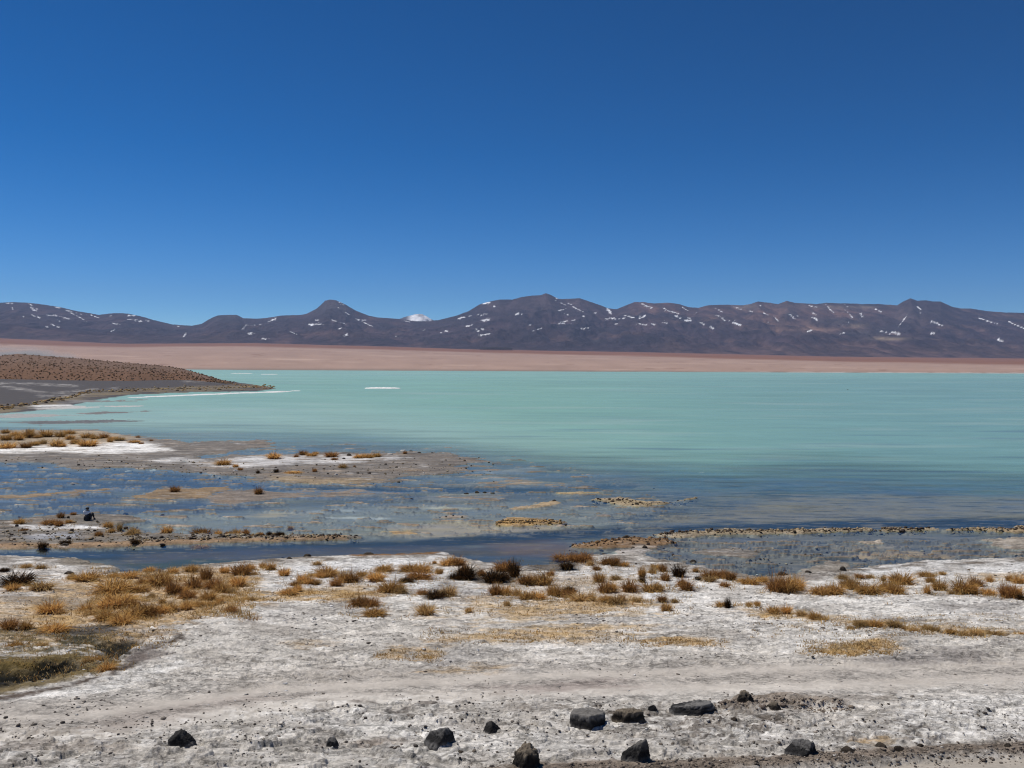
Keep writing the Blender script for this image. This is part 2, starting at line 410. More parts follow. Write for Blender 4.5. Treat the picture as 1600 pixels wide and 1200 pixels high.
# far-left tussock bank
bank([(-800, 670), (150, 671), (215, 682), (300, 690), (420, 688), (430, 697), (330, 712), (280, 726), (210, 731), (130, 735), (60, 722), (-800, 724)], (0.185, 0.165, 0.145), 2, 3, 0.15)
paint(zone([(-800, 690), (60, 696), (150, 690), (230, 692), (270, 704), (190, 711), (60, 708), (-800, 706)], 2.5, 3, 0.2), white)
paint(zone([(-400, 672), (150, 673), (220, 685), (160, 696), (40, 697), (-400, 694)], 2, 2, 0.2) * 0.7, (0.42, 0.33, 0.22))
# middle bank
bank([(200, 730), (330, 714), (420, 709), (560, 708), (640, 704), (720, 711), (780, 722), (720, 727), (745, 737), (640, 743), (600, 756), (450, 757), (385, 747), (330, 742)], (0.175, 0.155, 0.135), 2, 5, 0.15, 0.9)
paint(zone([(300, 722), (420, 713), (560, 712), (640, 716), (560, 722), (430, 728), (330, 732)], 2, 4, 0.15) * 0.85, (0.62, 0.61, 0.60))
paint(zone([(230, 720), (280, 716), (320, 720), (260, 724)], 2, 3, 0.15) * 0.7, (0.6, 0.59, 0.58))
paint(zone([(420, 745), (600, 750), (560, 756), (440, 756)], 2, 3, 0.15) * 0.7, (0.34, 0.25, 0.14))
for poly, c, h in [([(640, 752), (720, 755), (800, 748), (930, 757), (840, 760), (700, 758)], (0.27, 0.22, 0.16), 0.66),
                ([(700, 745), (770, 742), (830, 747), (760, 751)], (0.26, 0.235, 0.21), 0.66), ([(740, 734), (830, 731), (860, 736), (760, 740)], (0.27, 0.24, 0.22), 0.6),
                ([(650, 697), (760, 693), (820, 694), (700, 700)], (0.36, 0.33, 0.3), 0.58), ([(260, 676), (330, 673), (400, 676), (310, 680)], (0.26, 0.24, 0.225), 0.6),
                ([(420, 767), (560, 764), (640, 770), (520, 778), (400, 775)], (0.22, 0.18, 0.145), 0.66), ([(640, 778), (740, 768), (800, 772), (780, 780), (700, 783)], (0.23, 0.195, 0.16), 0.62),
                ([(-500, 777), (40, 772), (120, 765), (180, 762), (185, 765), (120, 771), (40, 778), (-500, 786)], (0.24, 0.17, 0.10), 0.8),
                ([(205, 776), (240, 767), (300, 762), (355, 760), (360, 766), (330, 774), (330, 779), (230, 781)], (0.24, 0.165, 0.09), 0.85),
                ([(320, 778), (345, 766), (400, 764), (470, 772), (420, 782), (360, 790), (330, 786)], (0.20, 0.165, 0.135), 0.75),
                ([(875, 771), (910, 767), (945, 768), (935, 772), (890, 774)], (0.42, 0.32, 0.17), 0.85), ([(925, 780), (970, 777), (1010, 784), (1050, 783), (1090, 777), (1080, 782), (1010, 792), (980, 790), (950, 786)], (0.36, 0.28, 0.165), 0.95),
                ([(795, 795), (830, 790), (865, 783), (880, 787), (840, 793), (805, 797)], (0.40, 0.30, 0.18), 0.9), ([(775, 813), (800, 809), (880, 813), (880, 818), (800, 823), (770, 820)], (0.42, 0.27, 0.11), 0.95),
                ([(680, 806), (730, 805), (735, 810), (690, 811)], (0.30, 0.25, 0.2), 0.85), ([(600, 829), (650, 826), (655, 835), (610, 836)], (0.40, 0.27, 0.13), 0.75),
                ([(938, 803), (955, 803), (950, 807), (940, 806)], (0.18, 0.16, 0.15), 0.9)]:
    bank(poly, c, 1.4, 2.2, 0.16, h)
# the sitter's bank
bank([(-800, 816), (30, 812), (90, 805), (150, 803), (200, 804), (225, 812), (175, 822), (190, 832), (300, 834), (420, 834), (500, 836), (562, 839), (540, 843), (380, 847), (220, 853), (100, 857), (-800, 858)], (0.18, 0.16, 0.135), 1.8, 2.5, 0.2)
paint(zone([(20, 822), (100, 821), (165, 824), (175, 829), (100, 828), (40, 830)], 1.5, 2.5, 0.2), (0.66, 0.65, 0.64))
paint(zone([(20, 840), (120, 833), (130, 842), (60, 846)], 2, 2, 0.2) * 0.8, (0.30, 0.31, 0.34))
paint(zone([(-400, 850), (100, 850), (300, 844), (540, 839), (540, 843), (380, 847), (220, 853), (100, 857), (-400, 858)], 1.5, 1.5, 0.2) * 0.85, (0.30, 0.19, 0.10))
# right-hand clod ridges
bank([(1018, 836), (1060, 830), (1150, 828), (1300, 826), (1400, 825), (1452, 827), (1400, 830), (1300, 832), (1150, 836), (1050, 840)], (0.33, 0.265, 0.175), 1.8, 4.2, 0.2, 0.9)
bank([(1484, 828), (1530, 825), (1620, 823), (2200, 822), (2200, 832), (1600, 832), (1530, 829)], (0.33, 0.25, 0.15), 1.8, 4, 0.2, 0.9)
bank([(1530, 843), (1600, 839), (2200, 838), (2200, 866), (1620, 862), (1560, 856)], (0.34, 0.30, 0.25), 2, 3, 0.2, 0.9)
bank([(1340, 846), (1380, 843), (1385, 850), (1345, 851)], (0.40, 0.34, 0.27), 1.5, 2, 0.2, 0.9)
bank([(900, 852), (940, 843), (990, 838), (1040, 842), (1060, 848), (1020, 856), (950, 858), (910, 858)], (0.24, 0.145, 0.07), 2, 2.5, 0.2, 0.9)
bank([(960, 862), (1000, 852), (1020, 860), (1000, 872), (970, 868)], (0.40, 0.37, 0.34), 2, 3, 0.2, 0.9)
bank([(1070, 862), (1150, 855), (1190, 862), (1180, 872), (1100, 868)], (0.20, 0.185, 0.165), 2, 2.5, 0.2, 0.85)
bank([(1260, 886), (1310, 874), (1330, 884), (1310, 896), (1240, 898)], (0.26, 0.235, 0.2), 2, 3, 0.2, 0.9)
# thin bars and smears everywhere on the flats, salt bloom and mud mottling on the banks
FL = zone([(-800, 676), (0, 678), (300, 684), (620, 690), (900, 716), (1000, 760), (1100, 790), (1000, 830), (600, 838), (-800, 845)], 8, 3, 0.15)
bars = sm(0.05, 0.26, stk(22, 3.2, 5, 171, 0.65) + 0.12 * N3) * FL
land(bars * (1 - LAND) * 0.95, 0.86); paint(bars * 0.8, (0.19, 0.15, 0.112)); paint(bars * sm(0.0, 0.3, stk(14, 3.0, 4, 172)) * 0.7, (0.40, 0.33, 0.26))
sml = stk(18, 3.5, 5, 173, 0.65)
G = G * (1 + (0.75 * LAND + 0.55) * flat * sml)[..., None]
paint(sm(0.1, 0.4, stk(12, 3.0, 5, 185, 0.65)) * flat * (1 - LAND) * 0.55, (0.31, 0.235, 0.17))       # ochre-brown silt smears
paint(sm(0.1, 0.4, stk(9, 3.5, 4, 187, 0.65)) * flat * (1 - LAND) * 0.5, (0.065, 0.065, 0.07))
paint(sm(0.12, 0.45, stk(16, 2.5, 4, 175, 0.65)) * LAND * 0.55 * sm(640, 690, PY), (0.55, 0.53, 0.51))
paint(sm(0.15, 0.5, stk(13, 2.5, 4, 177, 0.65)) * LAND * 0.6, (0.115, 0.095, 0.08))
paint(sm(0.2, 0.5, stk(40, 2.5, 4, 179, 0.6)) * LAND * 0.5 * sm(690, 740, PY), (0.34, 0.225, 0.115))
LAND = np.clip(LAND + 0.18 * (LAND > 0.1) * (LAND < 0.95) * stk(15, 2.5, 4, 181), 0, 1)
RF = sm(780, 960, PX) * flat * (1 - LAND)
paint(sm(0.02, 0.28, stk(15, 5.0, 5, 201, 0.6)) * RF * 0.75, (0.03, 0.036, 0.042))
paint(sm(0.05, 0.32, stk(12, 5.0, 5, 203, 0.6)) * RF * 0.6 * sm(748, 770, PY), (0.30, 0.235, 0.18))
FR = zone([(960, 846), (1100, 842), (1640, 840), (2000, 842), (2000, 878), (1440, 880), (1330, 892), (1200, 902), (1080, 886), (980, 868)], 5, 3, 0.2)
b2 = sm(0.0, 0.22, stk(17, 3.0, 5, 205, 0.65)) * FR
land(b2 * (1 - LAND) * 0.95, 0.84); paint(b2 * 0.8, (0.185, 0.155, 0.125))
paint(sm(0.1, 0.4, stk(9, 3.0, 4, 207, 0.65)) * FR * LAND * 0.7, (0.44, 0.39, 0.34))
paint(sm(0.1, 0.35, stk(8, 3.0, 4, 209, 0.65)) * FR * 0.6, (0.07, 0.058, 0.048))
# --- the near shore and slope ------------------------------------------------
shore = [(-800, 868), (0, 869), (120, 874), (190, 888), (160, 898), (250, 892), (330, 882), (420, 874), (550, 868), (690, 864), (720, 872), (810, 886), (880, 882), (930, 868), (990, 866), (1040, 876), (1110, 890),
         (1190, 904), (1330, 890), (1450, 877), (1620, 872), (2400, 868), (2400, 1500), (-800, 1500)]
NEAR = zone(shore, 2.0, 2.0, 0.25); land(NEAR)
n_a = cn(180, 5, 71); n_b = cn(45, 5, 73, 0.6); n_c = wn(0.55, 4, 79, 0.65); n_w = wn(6.0, 4, 83)
near_col = mixc(pale, grey, 0.0)[None, None, :] + 0 * G
near_col = near_col * 0.98 * (1 + 0.24 * n_a[..., None] + 0.16 * n_b[..., None])
def npaint(mask, col):
    global near_col
    near_col = near_col + (np.array(col) - near_col) * np.clip(mask, 0, 1)[..., None]
# bright salt along the shore, greyer further down
npaint(zone([(-800, 868), (2400, 866), (2400, 995), (1600, 985), (1200, 1000), (800, 960), (500, 960), (300, 985), (150, 1030), (-800, 1060)], 25, 10, 0.15) * sm(-0.5, 0.25, n_b) * 0.8, white)
npaint(zone([(420, 890), (690, 866), (720, 885), (1000, 880), (1100, 905), (1050, 960), (800, 945), (560, 915), (430, 930)], 6, 5, 0.2) * sm(-0.55, 0.1, n_b), (0.70, 0.695, 0.685))
npaint(zone([(1290, 892), (1420, 880), (1650, 878), (1650, 905), (1400, 905)], 4, 4, 0.2) * 0.8, (0.68, 0.675, 0.665))
# darker crust fields
npaint(sm(-0.05, 0.32, cn(110, 5, 91, 0.6)) * 0.8, (0.37, 0.34, 0.305))
npaint(sm(0.12, 0.42, cn(36, 5, 92, 0.65)) * 0.5, (0.25, 0.225, 0.20))
npaint(sm(0.15, 0.4, cn(50, 5, 94, 0.65)) * 0.6, white)
npaint(zone([(-800, 1110), (200, 1095), (500, 1050), (900, 1045), (1650, 1030), (1700, 1072), (1200, 1085), (850, 1090), (500, 1095), (300, 1120), (100, 1150), (-800, 1180)], 14, 8, 0.2) * 0.85, (0.46, 0.42, 0.375))
npaint(zone([(120, 1146), (200, 1120), (330, 1100), (480, 1090), (330, 1116), (200, 1150)], 8, 6, 0.25) * 0.6, (0.31, 0.265, 0.235))
npaint(zone([(740, 1078), (950, 1066), (1000, 1078), (850, 1090)], 6, 6, 0.2) * 0.6, (0.27, 0.22, 0.20))
npaint(zone([(-400, 1180), (160, 1165), (200, 1180), (-400, 1196)], 6, 5, 0.2) * 0.5, (0.30, 0.25, 0.21))
npaint(zone([(530, 1170), (660, 1160), (700, 1168), (560, 1176)], 4, 5, 0.2) * 0.5, (0.34, 0.27, 0.22))
npaint(zone([(1340, 1035), (1500, 1018), (1560, 1036), (1420, 1048)], 4, 8, 0.2) * 0.65, (0.23, 0.21, 0.20))
npaint(zone([(560, 1030), (700, 1018), (800, 1024), (700, 1046)], 6, 8, 0.2) * 0.5, (0.30, 0.285, 0.275))
npaint(zone([(500, 1100), (640, 1092), (720, 1110), (730, 1126), (560, 1140), (440, 1140)], 8, 10, 0.25) * sm(-0.1, 0.3, n_b) * 0.9, (0.20, 0.175, 0.155))
npaint(zone([(1400, 1120), (1600, 1110), (1700, 1130), (1450, 1140)], 5, 8, 0.25) * sm(-0.1, 0.3, n_b) * 0.8, (0.20, 0.16, 0.13))
# white drifts
for poly, k in [([(-400, 1100), (0, 1090), (120, 1078), (200, 1055), (280, 1036), (300, 1044), (210, 1072), (110, 1094), (-400, 1112)], 0.95),
                ([(420, 1125), (560, 1120), (700, 1135), (760, 1160), (560, 1160)], 0.6), ([(860, 1120), (960, 1130), (1060, 1125), (1060, 1150), (900, 1146)], 0.7),
                ([(800, 1018), (1000, 1012), (1180, 1016), (1000, 1022)], 0.7), ([(930, 985), (1060, 982), (1080, 992), (950, 996)], 0.7),
                ([(1400, 1105), (1650, 1085), (1700, 1165), (1450, 1165), (1380, 1140)], 0.75), ([(1220, 1010), (1330, 1000), (1330, 1006), (1230, 1024)], 0.6),
                ([(1000, 1150), (1400, 1140), (1600, 1160), (1400, 1176), (1100, 1172)], 0.5), ([(640, 1150), (900, 1150), (1000, 1190), (600, 1190)], 0.45)]:
    npaint(zone(poly, 6, 8, 0.22) * k * sm(-0.6, 0.1, n_b), white)
# ochre algal mats and flattened grass
for poly, k in [([(290, 940), (420, 928), (520, 922), (600, 930), (560, 944), (430, 942), (330, 944)], 0.9), ([(400, 930), (560, 915), (640, 925), (600, 935)], 0.6),
                ([(150, 990), (230, 985), (280, 995), (200, 1010), (140, 1020)], 0.8), ([(140, 900), (330, 890), (400, 905), (390, 950), (250, 985), (120, 990), (30, 965), (60, 930)], 0.75),
                ([(-200, 930), (60, 940), (140, 960), (90, 1010), (-200, 1020)], 0.55), ([(730, 955), (850, 945), (1000, 938), (1020, 950), (900, 965), (800, 972)], 0.75),
                ([(660, 1005), (760, 995), (900, 980), (1010, 982), (930, 996), (760, 1008)], 0.7), ([(590, 1030), (620, 1016), (690, 1020), (680, 1036)], 0.75),
                ([(1000, 1008), (1070, 998), (1130, 1006), (1120, 1014), (1040, 1016)], 0.85), ([(1255, 1026), (1320, 1008), (1390, 1002), (1400, 1020), (1330, 1030)], 0.95),
                ([(1180, 962), (1300, 968), (1420, 980), (1600, 992), (1800, 1000), (1800, 1004), (1500, 994), (1300, 976), (1180, 968)], 0.8), ([(650, 1055), (700, 1048), (790, 1046), (770, 1054)], 0.6),
                ([(1340, 1166), (1380, 1160), (1400, 1166), (1370, 1174)], 0.8), ([(1460, 1178), (1500, 1172), (1510, 1178)], 0.7), ([(700, 940), (760, 932), (790, 940), (740, 950)], 0.6),
                ([(1150, 955), (1250, 960), (1200, 968)], 0.6), ([(690, 880), (860, 900), (1000, 905), (1000, 950), (860, 945), (780, 935)], 0.4), ([(1500, 900), (1620, 895), (1620, 905), (1520, 908)], 0.6),
                ([(440, 1010), (520, 1004), (520, 1014), (460, 1016)], 0.5), ([(780, 1000), (860, 990), (1020, 996), (900, 1014)], 0.4)]:
    npaint(zone(poly, 4, 6, 0.22) * k * sm(-0.5, 0.05, n_b), np.array(ochre) * 1.0)
SH2 = zone([(a, b + 9) for a, b in shore[:-2]] + shore[-2:], 3.0, 5.0, 0.25)
rim = np.clip(NEAR - SH2, 0, 1) * sm(-0.25, 0.2, stk(26, 2.5, 4, 191))
npaint(rim * 0.9, (0.155, 0.125, 0.095))
npaint(zone([(850, 862), (1000, 860), (1120, 884), (1200, 898), (1340, 886), (1340, 900), (1190, 918), (1080, 902), (980, 885), (860, 895)], 4, 5, 0.2) * sm(-0.25, 0.2, stk(20, 2.5, 4, 193)) * 0.8, (0.21, 0.18, 0.15))
npaint(zone([(700, 872), (860, 880), (900, 874), (900, 900), (820, 905), (740, 895)], 4, 5, 0.2) * sm(-0.2, 0.25, stk(18, 2.5, 4, 195)) * 0.75, (0.17, 0.14, 0.11))
npaint(zone([(640, 950), (820, 935), (1060, 945), (1080, 985), (900, 1010), (700, 1012)], 8, 8, 0.2) * sm(-0.05, 0.3, stk(30, 2.5, 4, 221)) * 0.6, (0.50, 0.35, 0.17))
npaint(zone([(-300, 900), (400, 890), (420, 950), (180, 1010), (-300, 1050)], 8, 8, 0.2) * sm(-0.1, 0.3, stk(26, 2.5, 4, 223)) * 0.55, (0.44, 0.27, 0.10))
npaint(zone([(1120, 955), (1700, 970), (1700, 1010), (1180, 985)], 6, 6, 0.2) * sm(0.0, 0.35, stk(24, 2.5, 4, 225)) * 0.5, (0.50, 0.36, 0.19))
# grey rock ledge at far left of the shore
npaint(zone([(-400, 872), (120, 876), (180, 890), (120, 900), (-400, 905)], 3, 4, 0.2) * sm(-0.2, 0.3, cn(30, 4, 97)) * 0.8, (0.30, 0.275, 0.25))
npaint(zone([(90, 874), (190, 882), (195, 890), (100, 886)], 2, 3, 0.2) * 0.8, (0.20, 0.17, 0.13))
npaint(zone([(530, 868), (560, 863), (690, 862), (680, 868), (560, 871)], 1.5, 2, 0.2), (0.22, 0.125, 0.06))
npaint(zone([(0, 930), (120, 938), (160, 950), (100, 956), (0, 945)], 3, 5, 0.2) * 0.6, (0.2, 0.175, 0.15))
npaint(zone([(620, 905), (700, 900), (760, 906), (700, 914)], 3, 4, 0.2) * 0.6, (0.36, 0.34, 0.32))
npaint(zone([(1180, 890), (1260, 894), (1340, 900), (1260, 910), (1180, 905)], 3, 4, 0.2) * 0.7, (0.26, 0.235, 0.21))
npaint(zone([(1430, 945), (1560, 950), (1590, 962), (1460, 960)], 6, 6, 0.2) * 0.5, (0.34, 0.32, 0.31))
npaint(zone([(60, 988), (170, 980), (180, 1000), (60, 1003)], 3, 5, 0.2) * 0.7, (0.10, 0.085, 0.065))
npaint(zone([(-300, 975), (100, 988), (180, 985), (190, 993), (60, 1000), (-300, 996)], 3, 4, 0.2) * 0.5, (0.16, 0.13, 0.105))
npaint(zone([(-400, 1000), (60, 990), (180, 985), (215, 1000), (190, 1040), (120, 1062), (-400, 1075)], 4, 6, 0.25) * sm(-0.2, 0.25, stk(16, 2.2, 4, 197)) * 0.85, (0.21, 0.155, 0.06))
npaint(zone([(-400, 1000), (60, 990), (180, 985), (215, 1000), (190, 1040), (120, 1062), (-400, 1075)], 4, 6, 0.25) * sm(0.0, 0.3, stk(11, 2.6, 4, 199)) * 0.85, (0.05, 0.045, 0.022))
npaint(zone([(40, 985), (120, 988), (178, 982), (185, 992), (120, 1000), (60, 996)], 2.5, 3, 0.25) * 0.9, (0.04, 0.034, 0.026))
# the seep at the left edge: brown mud, green-black algae
npaint(zone([(-400, 1096), (0, 1092), (110, 1076), (180, 1058), (200, 1030), (280, 998), (300, 1000), (230, 1022), (230, 1040), (190, 1052), (120, 1080), (0, 1100), (-400, 1105)], 2.5, 3, 0.25), (0.125, 0.098, 0.08))
npaint(zone([(195, 1020), (260, 1004), (265, 1034), (215, 1046)], 4, 5, 0.25) * 0.7, (0.19, 0.16, 0.145))
npaint(zone([(-400, 1040), (40, 1032), (110, 1026), (170, 1030), (185, 1042), (130, 1064), (60, 1080), (0, 1090), (-400, 1098)], 3, 4, 0.25) * 0.9, (0.15, 0.105, 0.03))
npaint(zone([(-400, 1058), (40, 1046), (70, 1036), (105, 1034), (126, 1046), (112, 1058), (60, 1066), (0, 1078), (-400, 1086)], 2.5, 3, 0.25), (0.010, 0.010, 0.007))
npaint(zone([(155, 1012), (200, 1002), (225, 1006), (185, 1032), (160, 1035)], 2.5, 3, 0.25), (0.022, 0.02, 0.014))
npaint(zone([(90, 1002), (150, 1000), (165, 1012), (120, 1014)], 2.5, 3, 0.25) * 0.9, (0.035, 0.033, 0.015))
npaint(zone([(690, 912), (720, 920), (700, 938), (660, 936)], 2, 2, 0.25) * 0.5, (0.1, 0.08, 0.06))
npaint(zone([(700, 900), (770, 896), (820, 908), (800, 918), (720, 910)], 2.5, 3, 0.25) * 0.8, (0.10, 0.085, 0.07))
npaint(zone([(810, 880), (880, 878), (890, 896), (830, 892)], 2.5, 3, 0.25) * 0.8, (0.11, 0.095, 0.08))
# crumbly dirt bank by the big flat stone, the road's berm and the road itself
DIRT = zone([(1120, 1112), (1150, 1098), (1240, 1094), (1310, 1102), (1330, 1110), (1230, 1114), (1140, 1120)], 3, 3, 0.3)
npaint(DIRT * 0.85, (0.27, 0.22, 0.175))
npaint(zone([(1250, 1090), (1400, 1092), (1400, 1102), (1300, 1104)], 5, 6, 0.3) * 0.5, (0.21, 0.17, 0.135))
BERM = zone([(600, 1232), (800, 1206), (1000, 1198), (1200, 1192), (1340, 1182), (1450, 1176), (1700, 1168), (1700, 1186), (1500, 1186), (1300, 1204), (1000, 1220), (700, 1250)], 5, 4, 0.35)
npaint(BERM, (0.25, 0.205, 0.165))
ROAD = zone([(1000, 1226), (1300, 1206), (1480, 1190), (1700, 1184), (2400, 1170), (2400, 1330), (600, 1330)], 4, 3, 0.35)
npaint(ROAD, (0.37, 0.335, 0.29))
# crust speckle: brown seams and white flecks
seam = 1 - np.abs(wn(0.42, 4, 101, 0.6)) * 3.2
SPK = zone([(-800, 1125), (300, 1150), (420, 1110), (700, 1095), (880, 1110), (1300, 1110), (1500, 1100), (2400, 1080), (2400, 1320), (-800, 1320)], 18, 14, 0.2) * (1 - ROAD) * (1 - BERM)
MIDC = zone([(-800, 880), (2400, 880), (2400, 1080), (900, 1040), (400, 1070), (-800, 1110)], 20, 14, 0.2)
npaint(SPK * sm(0.35, 0.95, seam) * sm(-0.2, 0.3, n_w + 0.5 * n_b) * 0.85, (0.13, 0.105, 0.085))
npaint(SPK * sm(0.05, 0.4, n_c) * 0.6, white)
npaint(SPK * sm(0.2, 0.5, wn(0.16, 3, 103, 0.6)) * 0.45, (0.19, 0.165, 0.145))
npaint(MIDC * sm(0.45, 1.0, 1 - np.abs(cn(34, 4, 107, 0.6)) * 3) * sm(0.0, 0.35, cn(140, 3, 109)) * 0.55, (0.22, 0.20, 0.19))
near_col = near_col * (1 + 0.22 * n_c[..., None] * (1 - 0.6 * ROAD[..., None]))
G = G + (near_col - G) * NEAR[..., None]

# --- far shore, the pink plain ----------------------------------------------
FAR = sm(SHORE - 4, SHORE + 25, YY + 60 * fbm(UU * 16, YY * 0, 4, 113))
FAR = np.where(YY < SHORE - 60, 0, FAR)
# the plain climbs to the mountain foot; its upper edge follows the photo
edge = np.array([(-400, 522), (0, 528), (100, 533), (200, 537), (400, 536), (600, 541), (750, 546), (1000, 550), (1300, 557), (1600, 560), (2000, 562)], float)
YB = 8800.0
pxu = 800 + F * np.clip(uc, -0.95, 0.95)                               # picture column of each mesh column
zb = np.array([10.0 + YB * (ray(p, np.interp(p, edge[:, 0], edge[:, 1]))[2] / ray(p, 560.0)[1]) for p in pxu])
tt = np.clip((YY - SHORE) / (YB - SHORE), 0, 1.4)
ZP = zb[None, :] * tt ** 1.08 * (1 + 0.012 * fbm(UU * 14, np.log(np.maximum(YY, 1)) * 9, 3, 117))
pcol = np.array(srgb(160, 135, 122))[None, None, :] * (1 + 0.10 * fbm(UU * 5, tt * 18, 4, 119)[..., None])
pxg = 800 + F * np.clip(UU, -0.95, 0.95)
bandc = np.interp(pxg, [0, 300, 800, 1200, 1600], [0.50, 0.66, 0.58, 0.40, 0.24])
band = sm(-0.06, 0.10, tt - bandc + 0.05 * fbm(UU * 9, tt * 10, 3, 121))
pcol = pcol + (np.array(srgb(126, 88, 68)) * (1 + 0.2 * fbm(UU * 12, tt * 30, 4, 123)[..., None]) - pcol) * band[..., None] * 0.9
fan = fbm(UU * 26 + 0.5 * fbm(UU * 8, tt * 4, 3, 125), tt * 9, 5, 127, 0.6)
pcol = pcol * (1 + 0.20 * fan[..., None])
pcol = pcol + (np.array(srgb(190, 165, 150)) - pcol) * (sm(0.1, 0.5, fbm(UU * 10, tt * 26, 4, 129)) * (1 - band) * 0.6)[..., None]
pcol = pcol + (np.array(srgb(120, 92, 78)) - pcol) * (sm(0.2, 0.5, fbm(UU * 40, tt * 30, 4, 133)) * 0.5)[..., None]
edge_d = sm(0.035, 0.0, tt)
pcol = pcol + (np.array([0.20, 0.165, 0.14]) - pcol) * edge_d[..., None] * 0.8
wr = sm(0.010, 0.003, np.abs(tt - 0.007 + 0.006 * fbm(UU * 60, tt * 0, 3, 135))) * sm(1000, 1350, pxg) * sm(-0.35, 0.1, fbm(UU * 35, tt * 0 + 3, 3, 136)) * 0.5
pcol = pcol + (np.array([0.62, 0.60, 0.57]) - pcol) * wr[..., None]
G = np.where((YY > SHORE - 60)[..., None], G + (pcol - G) * FAR[..., None], G)

# --- heights -----------------------------------------------------------------
crust = fbm(XX / 0.9, YY / 0.9, 5, 131, 0.55)
step = sm(0.0, 0.035, fbm(XX / 1.7, YY / 1.1, 4, 137, 0.6)) * 0.8 + sm(0.1, 0.14, fbm(XX / 0.75, YY / 0.5, 3, 139, 0.6)) * 0.8 + sm(0.12, 0.16, fbm(XX / 0.35, YY / 0.3, 2, 140, 0.6)) * 0.5
amp = (1 - 0.6 * zone([(-800, 1150), (100, 1150), (300, 1118), (500, 1092), (850, 1080), (1200, 1072), (1700, 1058), (1700, 1042), (850, 1060), (420, 1090), (-800, 1140)], 8, 4, 0.2)) * (0.25 + 0.75 * np.maximum(SPK, MIDC * 0.8)) * (1 - 0.85 * ROAD)
fade = np.clip(1.15 - YY / 70.0, 0.12, 1)
relief = (0.03 * crust + 0.06 * step + 0.06 * n_w) * amp * fade
pit = zone([(-400, 1058), (40, 1044), (90, 1036), (122, 1046), (110, 1056), (30, 1068), (-400, 1078)], 5, 3, 0.25) + 0.8 * zone([(155, 1014), (200, 1004), (220, 1006), (185, 1032), (160, 1035)], 4, 2, 0.25)
lowland = -0.16 + 0.24 * LAND + (0.035 * N2 + 0.02 * N1) * LAND
relief = relief - 0.26 * pit + 0.06 * BERM * (1 + fbm(XX / 0.3, YY / 0.3, 3, 141)) + 0.09 * DIRT * (1 + 1.2 * fbm(XX / 0.35, YY / 0.35, 3, 143)) - 0.05 * ROAD
ZZ = np.where(NEAR > 0.5, Z0, Z0 * NEAR * 2) * 1.0
ZZ = Z0 * sm(0.0, 0.8, NEAR) + lowland * (1 - NEAR) + NEAR * (0.07 + relief)
ZZ = np.where(YY > 800, -0.4 - 0 * YY, ZZ)
ZZ = np.where(YY > SHORE - 60, -0.6 + 0.9 * FAR + ZP, ZZ)
WET = np.clip((1 - NEAR) * (1 - 0.6 * LAND), 0, 1) * (1 - FAR)
TRK = zone([(-800, 1150), (100, 1150), (300, 1118), (500, 1092), (850, 1080), (1200, 1072), (1700, 1058), (1700, 1068), (1200, 1086), (850, 1094), (500, 1110), (300, 1140), (100, 1166), (-800, 1180)], 6, 4, 0.2)
TRK = np.maximum(TRK, zone([(-800, 1128), (100, 1122), (420, 1078), (800, 1058), (1200, 1046), (1700, 1032), (1700, 1042), (1200, 1056), (800, 1068), (420, 1090), (150, 1128), (-800, 1140)], 5, 4, 0.2))
RGH = np.clip(NEAR * (1 - 0.75 * ROAD) * (1 - 0.8 * TRK) + (1 - NEAR) * (0.12 + 0.6 * LAND), 0, 1) * (1 - FAR) * np.where(YY > SHORE - 60, 0, 1)
ground = mesh_grid('ground', np.stack([XX, YY, ZZ], -1), M_ground, {'Col': np.clip(G, 0.005, 0.9), 'wet': WET, 'rough': RGH})
tag(ground, kind='structure')

def ground_z(x, y):
    r = int(np.clip(np.searchsorted(Yr, y), 1, len(Yr) - 1))
    if abs(Yr[r - 1] - y) < abs(Yr[r] - y): r -= 1
    c = int(np.argmin(np.abs(uc - x / max(y, 11.0))))
    return float(ZZ[r, c])
def at(px, py):
    """point of the ground under a photo pixel"""
    d = ray(px, py); lo, hi = 3.0, 1900.0
    for _ in range(50):
        mid = math.sqrt(lo * hi)
        if CAM[2] + d[2] / d[1] * mid > profile(mid) + (0.07 if mid < 44 else 0): lo = mid
        else: hi = mid
    x = d[0] / d[1] * lo
    return x, lo, ground_z(x, lo)

# ------------------------------------------------------------------ lake
wy = np.array([38.0, 39, 40, 41] + [10 * F / (p - 572.6) for p in np.arange(905, 580.2, -0.7)])
wy = np.array([y for y in wy if y < SHORE + 40] + [SHORE + 60])
wu = np.linspace(-0.95, 0.95, 900)
WY, WU = np.meshgrid(wy, wu, indexing='ij'); WX = WU * WY
wpx, wpy = project(WX, WY, 0 * WX)
k = F
wa, wb = WX / WY, np.log(WY)
def wcn(sx_, sy_, o=4, seed=0): return fbm(wa * k / sx_, wb * k / sy_, o, seed)
bl = np.interp(wpx, [-200, 0, 200, 350, 550, 700, 850, 1000, 1100, 1300, 1450, 1600, 1900], [655, 658, 668, 670, 673, 690, 706, 716, 724, 722, 732, 738, 740])
dpt = bl - wpy                                          # picture rows beyond the drop-off
rt_ = sm(700, 1200, wpx)
mur = sm(-42 - 16 * rt_, 20 + 16 * rt_, dpt + (26 + 10 * rt_) * wcn(300, 60, 5, 5) + 7 * wcn(60, 20, 4, 7))
mur = np.maximum(mur * 0.97, 0.16 * sm(-90, -10, dpt))
near_pale = sm(70, 0, dpt) * sm(1300, 500, wpx)
right = sm(700, 1500, wpx)
c1 = np.array(srgb(138, 184, 170)); c2 = np.array(srgb(122, 164, 168)); c3 = np.array(srgb(172, 196, 192)); c4 = np.array(srgb(150, 194, 184))
wc = c1 + (c2 - c1) * (right * 0.8)[..., None]
wc = wc + (c3 - wc) * (near_pale * 0.55)[..., None]
wc = wc + (c4 - wc) * (sm(600, 583, wpy) * 0.6)[..., None]
